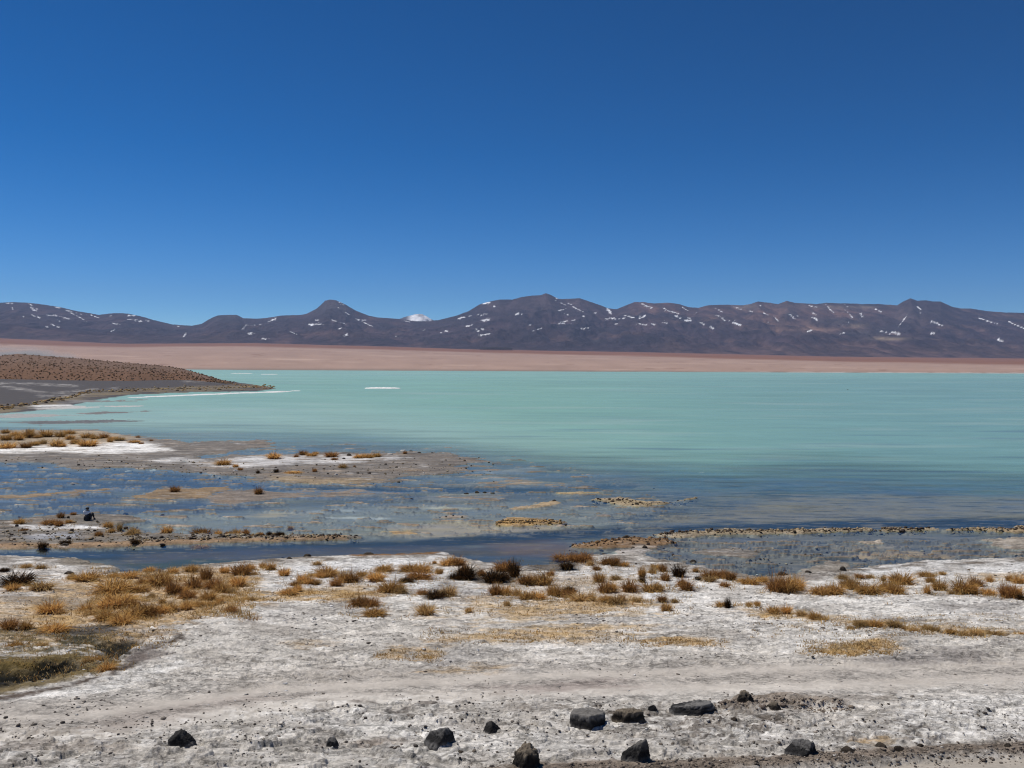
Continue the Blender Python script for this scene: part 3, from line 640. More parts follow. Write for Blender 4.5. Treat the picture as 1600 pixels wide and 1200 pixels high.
cloud = wcn(260, 150, 5, 9)
wc = wc * (1 + 0.15 * cloud + 0.10 * wcn(120, 30, 4, 19) + 0.06 * wcn(30, 12, 3, 21))[..., None]
wc = wc + (c3 - wc) * (sm(0.0, 0.5, wcn(300, 110, 4, 25)) * 0.35)[..., None]
dk = sm(0.08, 0.45, wcn(360, 55, 5, 13)) * sm(625, 690, wpy) * sm(600, 900, wpx) * 0.6
wc = wc + (np.array(srgb(92, 120, 146)) - wc) * dk[..., None]
fl_ = sm(10, -40, dpt)
rp = np.clip(0.86 - 0.52 * fl_ + (0.25 + 0.5 * fl_) * wcn(170, 34, 5, 15) + (0.12 + 0.28 * fl_) * wcn(48, 13, 4, 17), 0, 1)
lake = mesh_grid('water', np.stack([WX, WY, 0 * WX], -1), M_water, {'Col': np.clip(wc * 0.79, 0, 1), 'murk': mur, 'ripple': rp})
tag(lake, kind='structure')
#MORE
# ------------------------------------------------------------------ mountains
def mtn(name, sil, u0, u1, ybase, yridge, zbase_fn, ncol, nrow, seed, shape, amp, colour, lift=0.0, dip=0.0):
    px = np.linspace(u0, u1, ncol)
    sil = np.array(sil, float)
    rz = np.array([CAM[2] + yridge * ray(p, np.interp(p, sil[:, 0], sil[:, 1]))[2] / ray(p, np.interp(p, sil[:, 0], sil[:, 1]))[1] for p in px])
    rz = rz + 6 * fbm(px / 9.0, px * 0 + seed, 4, seed)
    zb_ = zbase_fn(px)
    t = np.concatenate([np.linspace(-0.03, 1, nrow), np.linspace(1, 1.35, 22)[1:]])
    T, PXX = np.meshgrid(t, px, indexing='ij')
    Y = ybase + (yridge - ybase) * T
    X = (PXX - 800) / F * Y
    Tc = np.clip(T, 0, 1)
    # spurs: look the ridge height up at a wandering column, more so further down the slope
    wig = 60 * fbm(PXX / 70, T * 1.5, 3, seed + 3) * (1 - Tc)
    rzz = np.interp(PXX + wig, px, rz)
    z = zb_[None, :] + (rzz - zb_[None, :]) * shape(Tc)
    env = np.clip(Tc * 4, 0, 1) * np.clip((1 - Tc) * 3.0, 0, 1) * np.clip((rz - zb_) / 850, 0.25, 1)[None, :]
    rn = 1 - np.abs(fbm(X / 900, Y / 1500, 5, seed + 7, 0.55)) * 2.2
    lump = fbm(X / 1300, Y / 1300, 4, seed + 9)
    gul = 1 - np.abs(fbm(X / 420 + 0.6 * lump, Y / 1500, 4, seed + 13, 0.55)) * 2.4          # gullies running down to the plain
    z = z + env * amp * (0.45 * rn + 0.9 * lump + 0.55 * gul) + env * 32 * fbm(X / 170, Y / 420, 5, seed + 11, 0.6)
    z = np.where(T > 1, rz[None, :] - (T - 1) * 2600 + 30 * fbm(X / 500, Y / 500, 3, seed), z)
    z = np.where(T < 0, z - 60 * (-T / 0.03), z)
    qx, qy = project(X, Y, z)
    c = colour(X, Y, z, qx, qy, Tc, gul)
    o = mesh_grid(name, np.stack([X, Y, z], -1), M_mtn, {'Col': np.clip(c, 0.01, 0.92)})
    return tag(o, kind='structure')

snow = [(10,473,20,474),(18,478,20,484),(45,475,50,477),(47,480,58,483),(49,482,57,486),(50,492,54,494),(58,494,62,497),(72,492,92,494),(92,494,110,499),(85,479,93,481),(104,485,132,500),(106,485,127,491),
 (142,492,155,497),(90,500,93,502),(68,509,75,511),(80,507,92,511),(33,494,37,495),(175,505,188,507),(174,518,180,514),(200,493,210,493),(199,499,209,499),(212,500,220,502),(228,500,233,502),(170,494,175,493),
 (287,526,291,520),(278,510,279,510),(378,514,385,508),(385,508,398,508),(388,521,398,520),(420,502,430,498),(405,507,410,506),(453,518,463,522),(482,507,490,508),(488,506,505,507),(493,500,498,500),(518,500,540,506),
 (530,514,533,512),(540,488,546,492),(528,480,530,482),(532,473,536,475),(557,499,560,500),(564,500,572,500),(565,502,582,510),(537,524,542,523),(410,529,415,530),(660,517,664,515),(688,520,689,520),(697,517,698,517),
 (617,525,618,525),(718,498,725,496),(733,494,748,491),(755,501,764,499),(729,510,737,508),(744,515,747,517),(753,514,755,515),(748,525,765,521),(756,474,766,473),(771,478,773,479),(752,492,760,491),(806,491,815,489),
 (834,517,845,513),(875,503,898,500),(870,505,882,505),(868,465,871,467),(876,473,884,477),(888,474,893,476),(873,485,880,484),(883,482,884,482),(895,479,911,487),(882,490,888,492),(911,494,912,494),(928,489,932,489),
 (949,483,954,488),(947,498,952,498),(955,497,961,498),(967,498,976,497),(975,493,990,496),(995,505,1010,508),(961,506,966,506),(1003,475,1018,481),(1000,496,1007,493),(1018,506,1024,508),(1035,504,1045,505),
 (1036,480,1040,483),(1042,485,1060,490),(1056,493,1063,497),(1067,480,1074,485),(1070,501,1078,501),(1075,497,1080,497),(1086,490,1089,488),(1093,503,1102,508),(1110,511,1115,513),(1118,482,1130,488),(1120,492,1133,501),
 (1140,502,1158,508),(1145,478,1157,483),(1171,485,1175,487),(1188,477,1189,478),(1193,489,1200,492),(827,508,832,509),(909,514,918,513),(1200,504,1202,505),(1209,494,1216,502),(1234,492,1240,497),(1246,493,1247,494),
 (1264,478,1276,480),(1293,479,1303,489),(1267,487,1275,492),(1271,496,1277,500),(1218,517,1219,517),(1262,518,1268,516),(1314,508,1328,504),(1312,522,1320,520),(1319,475,1324,479),(1320,484,1321,485),(1324,487,1332,496),
 (1345,491,1347,495),(1368,483,1376,487),(1395,519,1406,522),(1375,517,1390,521),(1404,510,1412,500),(1412,500,1417,492),(1433,479,1438,483),(1437,487,1438,489),(1456,502,1474,509),(1455,521,1459,521),(1530,497,1558,506),
 (1577,503,1600,513),(1560,530,1566,534),(630,501,640,503),(1620,500,1650,508),(-40,478,-10,486),(-80,480,-60,492)]
rs = random.Random(5)
def segdist(qx, qy, segs, wfn, gul):
    """ragged snow: thick where a drift lies, broken up by the ground underneath"""
    f = np.zeros(qx.shape)
    for i, (x0, y0, x1, y1) in enumerate(segs):
        sel = (qx > min(x0, x1) - 16) & (qx < max(x0, x1) + 16) & (qy > min(y0, y1) - 10) & (qy < max(y0, y1) + 10)
        if not sel.any(): continue
        x = qx[sel]; y = qy[sel]; dx, dy = x1 - x0, y1 - y0; L2 = dx * dx + dy * dy + 1e-6
        t = np.clip(((x - x0) * dx + (y - y0) * dy) / L2, 0, 1)
        d = np.hypot((x - x0 - t * dx) * 0.75, (y - y0 - t * dy))
        wd = wfn(i)
        f[sel] = np.maximum(f[sel], 0.50 * np.exp(-(d / (1.1 * wd)) ** 2) + 0.27 * np.exp(-(d / 6.5) ** 2))
    nz = fbm(qx / 4.2 + 0.8 * qy / 4, qy / 2.2, 4, 211, 0.65) + 0.3 * fbm(qx / 22, qy / 9, 3, 213)
    return sm(0.54, 0.80, f + 0.95 * nz + 0.10 * (0.3 - gul))
sw = [min(2.4, max(0.55, rs.lognormvariate(0.0, 0.5))) for _ in snow]

sil = [(-700,492),(-500,478),(-300,486),(-120,476),(-40,474),(0,473),(20,472),(45,473),(70,476),(95,480),(120,486),(150,491),(155,492),(170,490),(185,489),(200,490),(220,494),(240,500),(270,507),(300,509),(315,506),(330,497),(340,493),
 (355,492),(370,492),(380,497),(400,498),(415,497),(440,493),(470,492),(480,490),(495,482),(508,470),(515,468),(525,469),(540,476),(555,485),(575,493),(590,496),(620,498),(650,502),(670,502),(685,500),(710,494),(730,487),
 (750,475),(765,471),(780,468),(800,468),(815,464),(830,462),(845,461),(852,458),(860,461),(872,467),(885,467),(905,466),(920,471),(935,476),(950,482),(963,483),(975,478),(990,472),(1005,472),(1020,474),(1045,473),(1060,475),
 (1075,480),(1090,481),(1105,477),(1130,476),(1160,477),(1172,475),(1183,471),(1200,473),(1215,475),(1228,470),(1240,473),(1255,474),(1275,475),(1290,473),(1310,474),(1325,474),(1345,475),(1370,475),(1400,477),(1412,470),
 (1421,466),(1432,470),(1445,469),(1455,471),(1468,471),(1485,479),(1500,482),(1515,482),(1540,486),(1565,488),(1600,489),(1700,495),(1850,480),(2000,488),(2300,495)]
def base_z(px):
    return np.array([10.0 + YB * (ray(p, np.interp(p, edge[:, 0], edge[:, 1]) + 1.0)[2] / ray(p, 560.0)[1]) for p in px]) - 6
def mcol(X, Y, z, qx, qy, T, gul):
    n1 = fbm(X / 1400, Y / 1800, 4, 301); n2 = fbm(X / 350, Y / 700, 4, 303)
    c = np.array([0.070, 0.047, 0.054])[None, None, :] + 0 * X[..., None]
    def p(m, col):
        nonlocal c
        c = c + (np.array(col) - c) * np.clip(m, 0, 1)[..., None]
    p(sm(-0.15, 0.4, n1) * 0.8, (0.034, 0.028, 0.036))
    p(sm(0.0, 0.4, n2) * 0.55, (0.125, 0.078, 0.068))
    g = lambda cx, cy, rx, ry: np.exp(-((qx - cx) / rx) ** 2 - ((qy - cy) / ry) ** 2)
    p(g(1260, 490, 130, 14) * 0.75, (0.235, 0.135, 0.105)); p(g(1040, 484, 60, 14) * 0.75, (0.20, 0.115, 0.095)); p(sm(0.0, 0.4, n2) * sm(900, 1100, qx) * 0.5, (0.20, 0.125, 0.10)); p(sm(0.05, 0.4, fbm(X / 500, Y / 900, 4, 305)) * 0.6, (0.03, 0.026, 0.034))
    p(g(1280, 515, 60, 5) * 0.7, (0.32, 0.20, 0.15)); p(g(1390, 529, 30, 3) * 0.9, (0.34, 0.26, 0.18)); p(g(1340, 508, 14, 4) * 0.8, (0.34, 0.25, 0.18))
    p(g(1170, 479, 16, 5) * 0.8, (0.33, 0.25, 0.19)); p(g(1330, 480, 50, 3) * 0.7, (0.26, 0.21, 0.17)); p(g(1240, 478, 30, 5) * 0.6, (0.28, 0.20, 0.16))
    p(g(1235, 490, 14, 8) * 0.8, (0.07, 0.06, 0.065)); p(g(1310, 502, 40, 5) * 0.8, (0.075, 0.062, 0.062)); p(g(1350, 520, 40, 5) * 0.7, (0.08, 0.065, 0.065))
    p(g(1290, 473, 30, 3), (0.06, 0.055, 0.06)); p(g(1355, 476, 25, 2), (0.06, 0.055, 0.06))
    p(g(1425, 490, 45, 18) * 0.8, (0.10, 0.075, 0.075)); p(g(520, 480, 40, 16) * 0.85, (0.07, 0.062, 0.068)); p(g(355, 497, 28, 6) * 0.8, (0.065, 0.062, 0.065))
    p(g(935, 533, 18, 3) * 0.9, (0.04, 0.035, 0.04)); p(g(850, 475, 100, 14) * 0.5, (0.10, 0.075, 0.075)); p(g(550, 522, 80, 4) * 0.5, (0.16, 0.10, 0.09))
    p(sm(532, 548, qy) * sm(900, 1300, qx) * 0.6, (0.15, 0.095, 0.08)); p(sm(515, 530, qy) * sm(500, 100, qx) * 0.5, (0.15, 0.095, 0.085))
    p(sm(0.08, 0.0, T) * 0.5, (0.13, 0.09, 0.085))
    p(sm(0.35, 0.95, gul) * 0.6, (0.026, 0.022, 0.028)); p(sm(0.25, -0.5, gul) * sm(0.1, 0.5, T) * 0.5, (0.17, 0.115, 0.10))  # slope light and shade painted in: dark ridges, paler gully floors
    p(segdist(qx, qy, snow, lambda i: sw[i], gul), (0.86, 0.87, 0.90))
    return c
mtn('mountains', sil, -560, 2160, YB - 250, 13200, base_z, 2300, 200, 400, lambda t: 0.45 * t ** 1.15 + 0.55 * t ** 2.6, 135.0, mcol)
def pcol2(X, Y, z, qx, qy, T, gul):
    c = np.array([0.09, 0.08, 0.085])[None, None, :] + 0 * X[..., None]
    g = lambda cx, cy, rx, ry: np.exp(-((qx - cx) / rx) ** 4 - ((qy - cy) / ry) ** 4)
    m = np.clip(g(650, 498, 12, 9) + g(668, 497, 6, 6), 0, 1) * sm(-0.35, 0.05, fbm(X / 260, Y / 500, 3, 323) + 0.15)
    c = c + (np.array([0.88, 0.89, 0.92]) - c) * m[..., None]
    return c
mtn('snowy_peak', [(560,512),(600,506),(618,500),(635,494.5),(643,492.5),(648,491),(655,490.5),(660,491),(665,493.5),(672,498),(685,504),(720,512)], 560, 720, 14500, 18500, lambda px: px * 0 + 100.0, 300, 110, 500, lambda t: t ** 1.3, 60.0, pcol2)
# dark lava ridge at the foot of the range
def lump(name, px, py, Y, wpx, hm, dm, col, seed, mat, sink=0.3, n=48, rowsn=14, power=0.6):
    d = ray(px, py); x = d[0] / d[1] * Y
    W = wpx * Y / F
    a = np.linspace(-1, 1, n); b = np.linspace(-1, 1, rowsn)
    Bm, Am = np.meshgrid(b, a, indexing='ij')
    r2 = np.clip(1 - np.abs(Am + 0.2 * fbm(Am * 3, Bm * 2, 3, seed)) ** 2.6 - Bm ** 2, 0, 1)
    h = hm * r2 ** power * (0.75 + 0.6 * fbm(Am * 7, Bm * 3, 3, seed + 1)) - sink * hm * (r2 <= 0)
    P = np.stack([Am * W / 2, Bm * dm / 2, h], -1)
    o = mesh_grid(name, P, mat, {'Col': np.array(col) * (1 + 0.25 * fbm(Am * 9, Bm * 5, 3, seed + 2)[..., None])})
    o.location = (x, Y, CAM[2] + d[2] / d[1] * Y)
    return o
o = lump('lava_ridge', 775, 544.6, 8300, 52, 20, 220, (0.035, 0.028, 0.026), 601, M_hill); tag(o, kind='structure')

# ------------------------------------------------------------------ the low scrub-covered hill on the left
hpx = np.linspace(-620, 425, 420)
htop = np.array([(-620, 545), (-300, 548), (-100, 552), (0, 556), (28, 553), (60, 555.5), (120, 560), (180, 565.5), (250, 571), (285, 576), (320, 586), (345, 594), (370, 600), (400, 604.5), (425, 607)], float)
hbase = np.array([(-620, 590), (0, 592), (100, 594), (200, 595), (260, 593.5), (300, 594), (350, 599), (400, 605), (425, 607.5)], float)
yb_ = np.array([10 * F / (np.interp(p, hbase[:, 0], hbase[:, 1]) - (572.6 - (800 - p) * math.tan(ROLL))) for p in hpx])
yt_ = yb_ + 30 + 110 * sm(430, 150, hpx)
tz_ = np.array([CAM[2] + y * ray(p, np.interp(p, htop[:, 0], htop[:, 1]))[2] / ray(p, 570)[1] for p, y in zip(hpx, yt_)])
tv = np.concatenate([np.linspace(-0.04, 1, 90), np.linspace(1, 2.4, 30)[1:]])
HT, HP = np.meshgrid(tv, hpx, indexing='ij')
HY = yb_[None] + (yt_ - yb_)[None] * HT; HX = (HP - 800) / F * HY
Tc = np.clip(HT, 0, 1)
HZ = -0.2 + (tz_[None] + 0.2) * np.where(HT <= 1, np.sin(Tc * math.pi / 2) ** 0.9, np.cos(np.clip((HT - 1) / 1.4, 0, 1) * math.pi / 2))
HZ = HZ + 0.35 * fbm(HX / 18, HY / 18, 4, 701) * np.clip(Tc * 6, 0, 1) * np.clip((1 - Tc) * 5, 0.15, 1) - 0.6 * (HT < 0)
hc = np.array([0.155, 0.098, 0.07]) * (1 + 0.25 * fbm(HX / 12, HY / 12, 4, 703)[..., None])
lowm = sm(0.55, 0.12, Tc + 0.15 * fbm(HX / 14, HY / 14, 3, 705)) * 0.75
hc = hc + (np.array([0.14, 0.072, 0.038]) - hc) * lowm[..., None]
hill = tag(mesh_grid('hill', np.stack([HX, HY, HZ], -1), M_hill, {'Col': hc}), kind='structure')

def ico(sub):
    bm = bmesh.new(); bmesh.ops.create_icosphere(bm, subdivisions=sub, radius=1.0)
    V = np.array([v.co[:] for v in bm.verts]); Fc = np.array([[v.index for v in f.verts] for f in bm.faces]); bm.free()
    return V, Fc
def scatter(name, pts, sizes, cols, mat, sub=1, flat=0.7, seed=0, jag=0.25, smooth=False):
    """many small lumps in one mesh (uncountable ground cover)"""
    rg = np.random.default_rng(seed); V, Fc = ico(sub); n = len(pts); nv = len(V)
    ang = rg.uniform(0, 2 * math.pi, n); ca, sa = np.cos(ang), np.sin(ang)
    sc = np.asarray(sizes)[:, None] * rg.uniform(0.75, 1.3, (n, 2))
    W = V[None] * (1 + jag * rg.normal(size=(n, nv, 1)))
    x = W[..., 0] * sc[:, :1]; y = W[..., 1] * sc[:, 1:]; z = W[..., 2] * np.asarray(sizes)[:, None] * flat
    P = np.stack([x * ca[:, None] - y * sa[:, None], x * sa[:, None] + y * ca[:, None], z], -1) + np.asarray(pts)[:, None, :]
    FF = (Fc[None] + (np.arange(n) * nv)[:, None, None]).reshape(-1, 3)
    C = np.repeat(np.asarray(cols)[:, None, :], nv, 1) * (1 + 0.2 * rg.normal(size=(n, nv, 1)))
    return tag(mesh_faces(name, P.reshape(-1, 3), FF, mat, {'Col': np.clip(C, 0.01, 0.9)}, smooth), kind='stuff')
rg = np.random.default_rng(3)
n = 9000
ri = rg.integers(2, 100, n); ci = rg.integers(0, 420, n)
hp = np.stack([HX[ri, ci] + rg.normal(0, 1.0, n), HY[ri, ci] + rg.normal(0, 1.0, n), HZ[ri, ci] + 0.1], -1)
ht = Tc[ri, ci]
keep = (rg.uniform(0, 1, n) < 0.35 + 0.65 * (ht < 0.5)) ; hp = hp[keep]; ht = ht[keep]
pal = np.array([(0.19, 0.10, 0.045), (0.15, 0.085, 0.045), (0.10, 0.07, 0.045), (0.22, 0.125, 0.06), (0.16, 0.115, 0.075)])
hcol = pal[rg.integers(0, 5, len(hp))]
scatter('hillside_scrub', hp, rg.uniform(0.22, 0.62, len(hp)), hcol, M_hill, 1, 0.75, 4)
n = 650                                               # straw-coloured fringe on the spit's shore
fx = rg.uniform(-300, 430, n); fy = np.interp(fx, [-300, 0, 50, 110, 140, 260, 430], [640, 639, 632, 621, 612, 608, 604]) + rg.normal(0, 1.7, n)
pts = []
for a, b in zip(fx, fy):
    if 20 < a < 100 and rg.uniform() < 0.4: continue
    d = ray(a, b); t = -10 / d[2]; pts.append((d[0] * t, d[1] * t, 0.12))
pal2 = np.array([(0.34, 0.23, 0.085), (0.28, 0.17, 0.07), (0.10, 0.07, 0.05), (0.38, 0.28, 0.14)])
scatter('shore_scrub', pts, rg.uniform(0.25, 0.6, len(pts)), pal2[rg.integers(0, 4, len(pts))], M_hill, 1, 0.7, 6)

# white salt bars out in the lake
def bar(px, py, wpx, hm, dm, label, seed, name='salt_bar'):
    d = ray(px, py); t = -10 / d[2]
    o = lump(name, px, py, d[1] * t, wpx, hm, dm, (0.78, 0.78, 0.77), seed, M_salt, sink=0.6, n=70, rowsn=18, power=0.35)
    o.location.z = 0.0
    return tag(o, label, 'salt bar')
bar(598, 607, 56, 0.62, 9, 'white salt islet standing alone in the turquoise lake', 801, 'salt_islet')
g_ = 'thin white salt bars in the lake'
for px, py, wpx, hm, dm, lb in [(378, 583.5, 34, 0.5, 12, 'left one of two thin white salt bars near the far shore'),
        (421, 585, 26, 0.5, 10, 'right one of two thin white salt bars near the far shore'),
        (462, 611, 16, 0.22, 4, 'short white salt bar off the tip of the scrubby spit')]:
    bar(px, py, wpx, hm, dm, lb, int(px))['group'] = g_

# ------------------------------------------------------------------ steam from the hot spring behind the hill
def steam_mat():
    m, t, out = new_mat('steam')
    v = t.nodes.new('ShaderNodeVolumePrincipled'); v.inputs['Color'].default_value = (0.95, 0.96, 0.98, 1)
    tc = t.nodes.new('ShaderNodeTexCoord')
    gr = t.nodes.new('ShaderNodeTexGradient'); gr.gradient_type = 'SPHERICAL'
    mp = t.nodes.new('ShaderNodeMapping'); t.links.new(tc.outputs['Object'], mp.inputs[0]); t.links.new(mp.outputs[0], gr.inputs[0])
    nz = noise_tex(t, 2.2, 3, 0.6)
    f = maprange(t, nz.outputs[0], 0.38, 0.62, 0.0, 0.30)
    mu = t.nodes.new('ShaderNodeMath'); mu.operation = 'MULTIPLY'; t.links.new(gr.outputs['Fac'], mu.inputs[0]); t.links.new(f, mu.inputs[1])
    t.links.new(mu.outputs[0], v.inputs['Density']); t.links.new(v.outputs[0], out.inputs['Volume'])
    return m
V, Fc = ico(3)
st = mesh_faces('steam', V, Fc, steam_mat(), smooth=True)
d = ray(22, 553); st.location = Vector((d[0] * 790, d[1] * 790, 14.0)); st.scale = (62, 20, 13)
tag(st, kind='stuff')

# ------------------------------------------------------------------ dry bunch grass
PAL = {'golden': [(0.66, 0.41, 0.145), (0.58, 0.34, 0.11), (0.72, 0.50, 0.22), (0.42, 0.22, 0.07)],
       'straw': [(0.60, 0.42, 0.19), (0.52, 0.34, 0.13), (0.64, 0.48, 0.27), (0.44, 0.28, 0.11)],
       'brown': [(0.40, 0.21, 0.07), (0.30, 0.15, 0.05), (0.48, 0.27, 0.10), (0.16, 0.08, 0.035)],
       'blackened': [(0.055, 0.03, 0.015), (0.035, 0.022, 0.012), (0.14, 0.07, 0.025), (0.02, 0.014, 0.01)]}
def tuft_mesh(seed, tone, nb=760, spread=0.75, thin=False):
    rg = np.random.default_rng(seed)
    r0 = np.sqrt(rg.uniform(0, 1, nb)) * 0.34; a0 = rg.uniform(0, 2 * math.pi, nb)
    root = np.stack([r0 * np.cos(a0), r0 * np.sin(a0), np.full(nb, -0.04)], -1)
    # a few sub-clumps give the tussock an uneven outline
    k = rg.integers(0, 6, nb); ka = rg.uniform(0, 2 * math.pi, 6); kl = rg.uniform(0.72, 1.12, 6); kt = rg.uniform(0.1, 0.75, 6)
    az = np.where(rg.uniform(0, 1, nb) < 0.55, ka[k] + rg.normal(0, 0.75, nb), a0 + rg.normal(0, 0.5, nb))
    tilt = np.clip(np.arccos(rg.uniform(0.12, 1, nb)) * (0.75 + 0.35 * spread) + 0.25 * (kt[k] - 0.4), 0, 1.5)
    L = rg.uniform(0.55, 1.08, nb) * kl[k]
    short = rg.uniform(0, 1, nb) < 0.3; L = np.where(short, L * 0.55, L); tilt = np.where(short, np.clip(tilt + 0.35, 0, 1.5), tilt)
    dirh = np.stack([np.cos(az), np.sin(az)], -1)
    fa = az + math.pi / 2 + rg.normal(0, 0.9, nb); side = np.stack([np.cos(fa), np.sin(fa), 0 * fa], -1)
    wd = rg.uniform(0.009, 0.020, nb) * (0.8 if thin else 1.0)
    rows = []
    p = root.copy(); tl = tilt * 0.55
    for j in range(4):
        wj = wd * (1.0, 0.95, 0.7, 0.18)[j]
        rows.append((p - side * wj[:, None], p + side * wj[:, None]))
        s = L / 3; step_ = np.stack([dirh[:, 0] * np.sin(tl) * s, dirh[:, 1] * np.sin(tl) * s, np.cos(tl) * s], -1)
        p = p + step_; tl = tl + tilt * 0.45 + rg.normal(0, 0.06, nb)
    P = np.stack([x for r in rows for x in r], 1)          # nb x 8 x 3
    P[..., 2] = np.maximum(P[..., 2], -0.05)
    q = np.array([[0, 1, 3, 2], [2, 3, 5, 4], [4, 5, 7, 6]])
    FF = (q[None] + (np.arange(nb) * 8)[:, None, None]).reshape(-1, 4)
    pal = np.array(PAL[tone]); c = pal[rg.choice(4, nb, p=[0.36, 0.28, 0.18, 0.18])] * rg.uniform(0.8, 1.2, (nb, 1))
    dead_shade = (rg.uniform(0, 1, nb) < 0.22) | (short & (rg.uniform(0, 1, nb) < 0.5))   # old thatch; its dark short blades also paint in the shaded base
    c = np.where(dead_shade[:, None], np.array(PAL['brown' if tone != 'blackened' else 'blackened'])[3] * 1.3, c)
    C = np.repeat(c[:, None, :], 8, 1)
    return mesh_faces('grass_tuft', P.reshape(-1, 3), FF, M_grass, {'Col': C}, link=False)
PROTO = {t: [tuft_mesh(i * 13 + 7 + sum(map(ord, t)), t, spread=(0.7, 0.95, 0.8, 1.1, 0.6)[i]) for i in range(5)] for t in PAL}
ORD = ['leftmost', 'second', 'third', 'fourth', 'fifth', 'sixth', 'seventh', 'eighth', 'ninth', 'tenth', 'eleventh', 'twelfth', 'thirteenth', 'fourteenth', 'fifteenth', 'sixteenth', 'seventeenth',
       'eighteenth', 'nineteenth', 'twentieth', 'twenty-first', 'twenty-second', 'twenty-third', 'twenty-fourth', 'twenty-fifth', 'twenty-sixth', 'twenty-seventh', 'twenty-eighth']
rt = random.Random(77)
TONES = {'g': 'golden', 's': 'straw', 'b': 'brown', 'k': 'blackened'}
def tufts(where, group, ox, oy, items):
    """items: x, y of the foot, width and height in quarter photo pixels, tone"""
    items = sorted([(ox + it[0] / 4, oy + it[1] / 4, it[2] / 4, it[3] / 4, it[4] if len(it) > 4 else 'g') for it in items])
    for i, (px, py, wp, hp_, tn) in enumerate(items):
        x, y, z = at(px, py - 0.12 * hp_)
        sx = 1.55 * wp * y / F / 1.5; sz = 1.32 * hp_ * y / F / 0.92
        o = bpy.data.objects.new('grass_tuft', rt.choice(PROTO[TONES[tn]])); COL.objects.link(o)
        o.location = (x, y + 0.2 * sx, z); o.scale = (sx, sx * 0.9, sz); o.rotation_euler.z = rt.uniform(0, 6.28)
        pos = 'leftmost' if i == 0 else ('rightmost' if i == len(items) - 1 else ORD[i] + ' from left')
        tag(o, '%s grass tuft, %s %s' % (TONES[tn], pos, where), 'grass tuft', group)
        print('T', o['label']) if len(o['label'].split()) > 16 else None

tufts('in the back line on the far-left bank', 'tussocks on the far-left bank', 0, 640, [(30,155,50,28),(90,170,60,30),(170,185,80,50),(185,155,40,25),(280,180,80,45),(230,185,40,25),(370,180,60,40),(425,160,70,28),(435,195,50,35),(540,185,80,35),(590,190,50,25),(645,185,60,30,'b')])
tufts('in the front line on the far-left bank', 'tussocks on the far-left bank', 0, 640, [(30,200,70,40),(110,200,60,40),(35,250,110,38),(155,248,70,35,'b'),(210,232,60,28),(260,222,50,28,'s'),(345,240,80,50),(385,240,40,25),(465,222,60,40),(540,238,110,42),(685,210,35,25),(700,195,60,20),(740,200,60,20,'s'),(835,212,70,14),(880,220,30,10,'b'),(860,180,25,18,'b'),(945,200,20,10,'b')])
tufts('on the salty middle bank', 'tussocks on the middle bank', 0, 640, [(1390,355,90,42),(1470,365,35,22),(1500,385,30,18,'b'),(1705,315,80,38),(1850,302,28,20,'b'),(1895,290,55,30,'b'),(1945,298,60,25),(1970,285,40,22),(2070,303,80,35,'b'),(2090,318,40,12,'b'),(2240,310,60,30),(2290,305,60,25),(2310,308,40,20),(2350,303,55,28),(2530,283,25,20,'b')])
tufts('on the lower edge of the middle bank', 'tussocks on the middle bank', 0, 640, [(2140,372,50,28,'s'),(2215,362,15,10,'b'),(1725,400,28,25,'k'),(1965,395,30,25,'b'),(1830,402,90,10),(1610,405,20,20,'k')])
tufts('of the two on the mud islands amid pools', 'tussocks on the mud islands', 0, 640, [(1090,522,60,42,'b'),(1612,535,45,50,'b')])
tufts("in the back line on the sitter's bank", "tussocks on the sitter's bank", 0, 640, [(115,725,60,35),(300,732,80,35,'b'),(365,740,50,40,'b'),(425,720,40,22),(375,690,45,35,'b'),(455,668,35,20,'b'),(670,745,60,45),(745,755,35,38,'s'),(830,765,55,42),(1040,780,65,50),(1230,770,40,22,'b'),(1255,775,110,45,'b'),(1360,778,45,38),(1420,782,50,25,'b'),(1470,780,55,42),(1535,790,45,35,'b'),(1815,742,30,28,'b')])
tufts("in the front line on the sitter's bank", "tussocks on the sitter's bank", 0, 640, [(150,765,40,12,'b'),(695,780,45,30),(825,790,80,25,'s'),(610,800,50,30,'b'),(260,872,55,40,'k'),(840,848,48,28,'k'),(400,850,60,20,'k'),(1250,848,90,18),(1740,798,40,25,'k'),(1680,795,35,25,'k'),(1765,795,25,20,'k'),(1620,795,40,18,'b')])
tufts('in the back row of the near-left tussock field', 'near-left tussock field', 0, 820, [(20,298,60,20,'k'),(250,280,60,30,'s'),(160,270,60,20,'s'),(530,365,140,55),(710,335,60,25),(800,340,90,35),(930,300,70,25),(1080,310,60,30),(1190,300,80,40),(1285,355,80,75,'b'),(1400,310,60,45),(1500,325,130,70,'b'),(1560,290,60,40),(1640,275,40,35),(1690,290,60,55),(1775,330,70,50),(1585,320,40,25,'s'),(890,375,60,40,'b'),(440,350,60,30,'s')])
tufts('in the middle row of the near-left tussock field', 'near-left tussock field', 0, 820, [(95,395,180,62,'k'),(70,420,80,40),(250,420,130,50,'s'),(690,440,220,70),(860,430,100,45),(990,400,130,90),(1200,410,100,80,'b'),(1080,450,90,90,'b'),(1140,440,70,60),(1170,470,100,50,'b'),(1330,410,110,60,'b'),(1385,430,90,60),(1480,400,100,70),(1300,480,90,55),(940,460,50,30,'s'),(1440,430,50,30,'s')])
tufts('in the front row of the near-left tussock field', 'near-left tussock field', 0, 820, [(305,560,140,70),(370,560,60,30,'s'),(530,545,80,50),(660,540,110,65),(720,530,200,75),(810,530,90,60),(650,610,130,60),(750,640,130,55),(820,600,150,70),(910,590,120,75,'b'),(1000,570,100,60),(1060,550,80,45),(1160,540,80,40),(1240,520,60,35),(1320,515,60,30),(1370,500,50,38),(1010,500,40,28),(1575,480,30,25,'s'),(1440,560,65,38,'b'),(1180,510,70,30,'s'),(560,570,80,30,'s')])
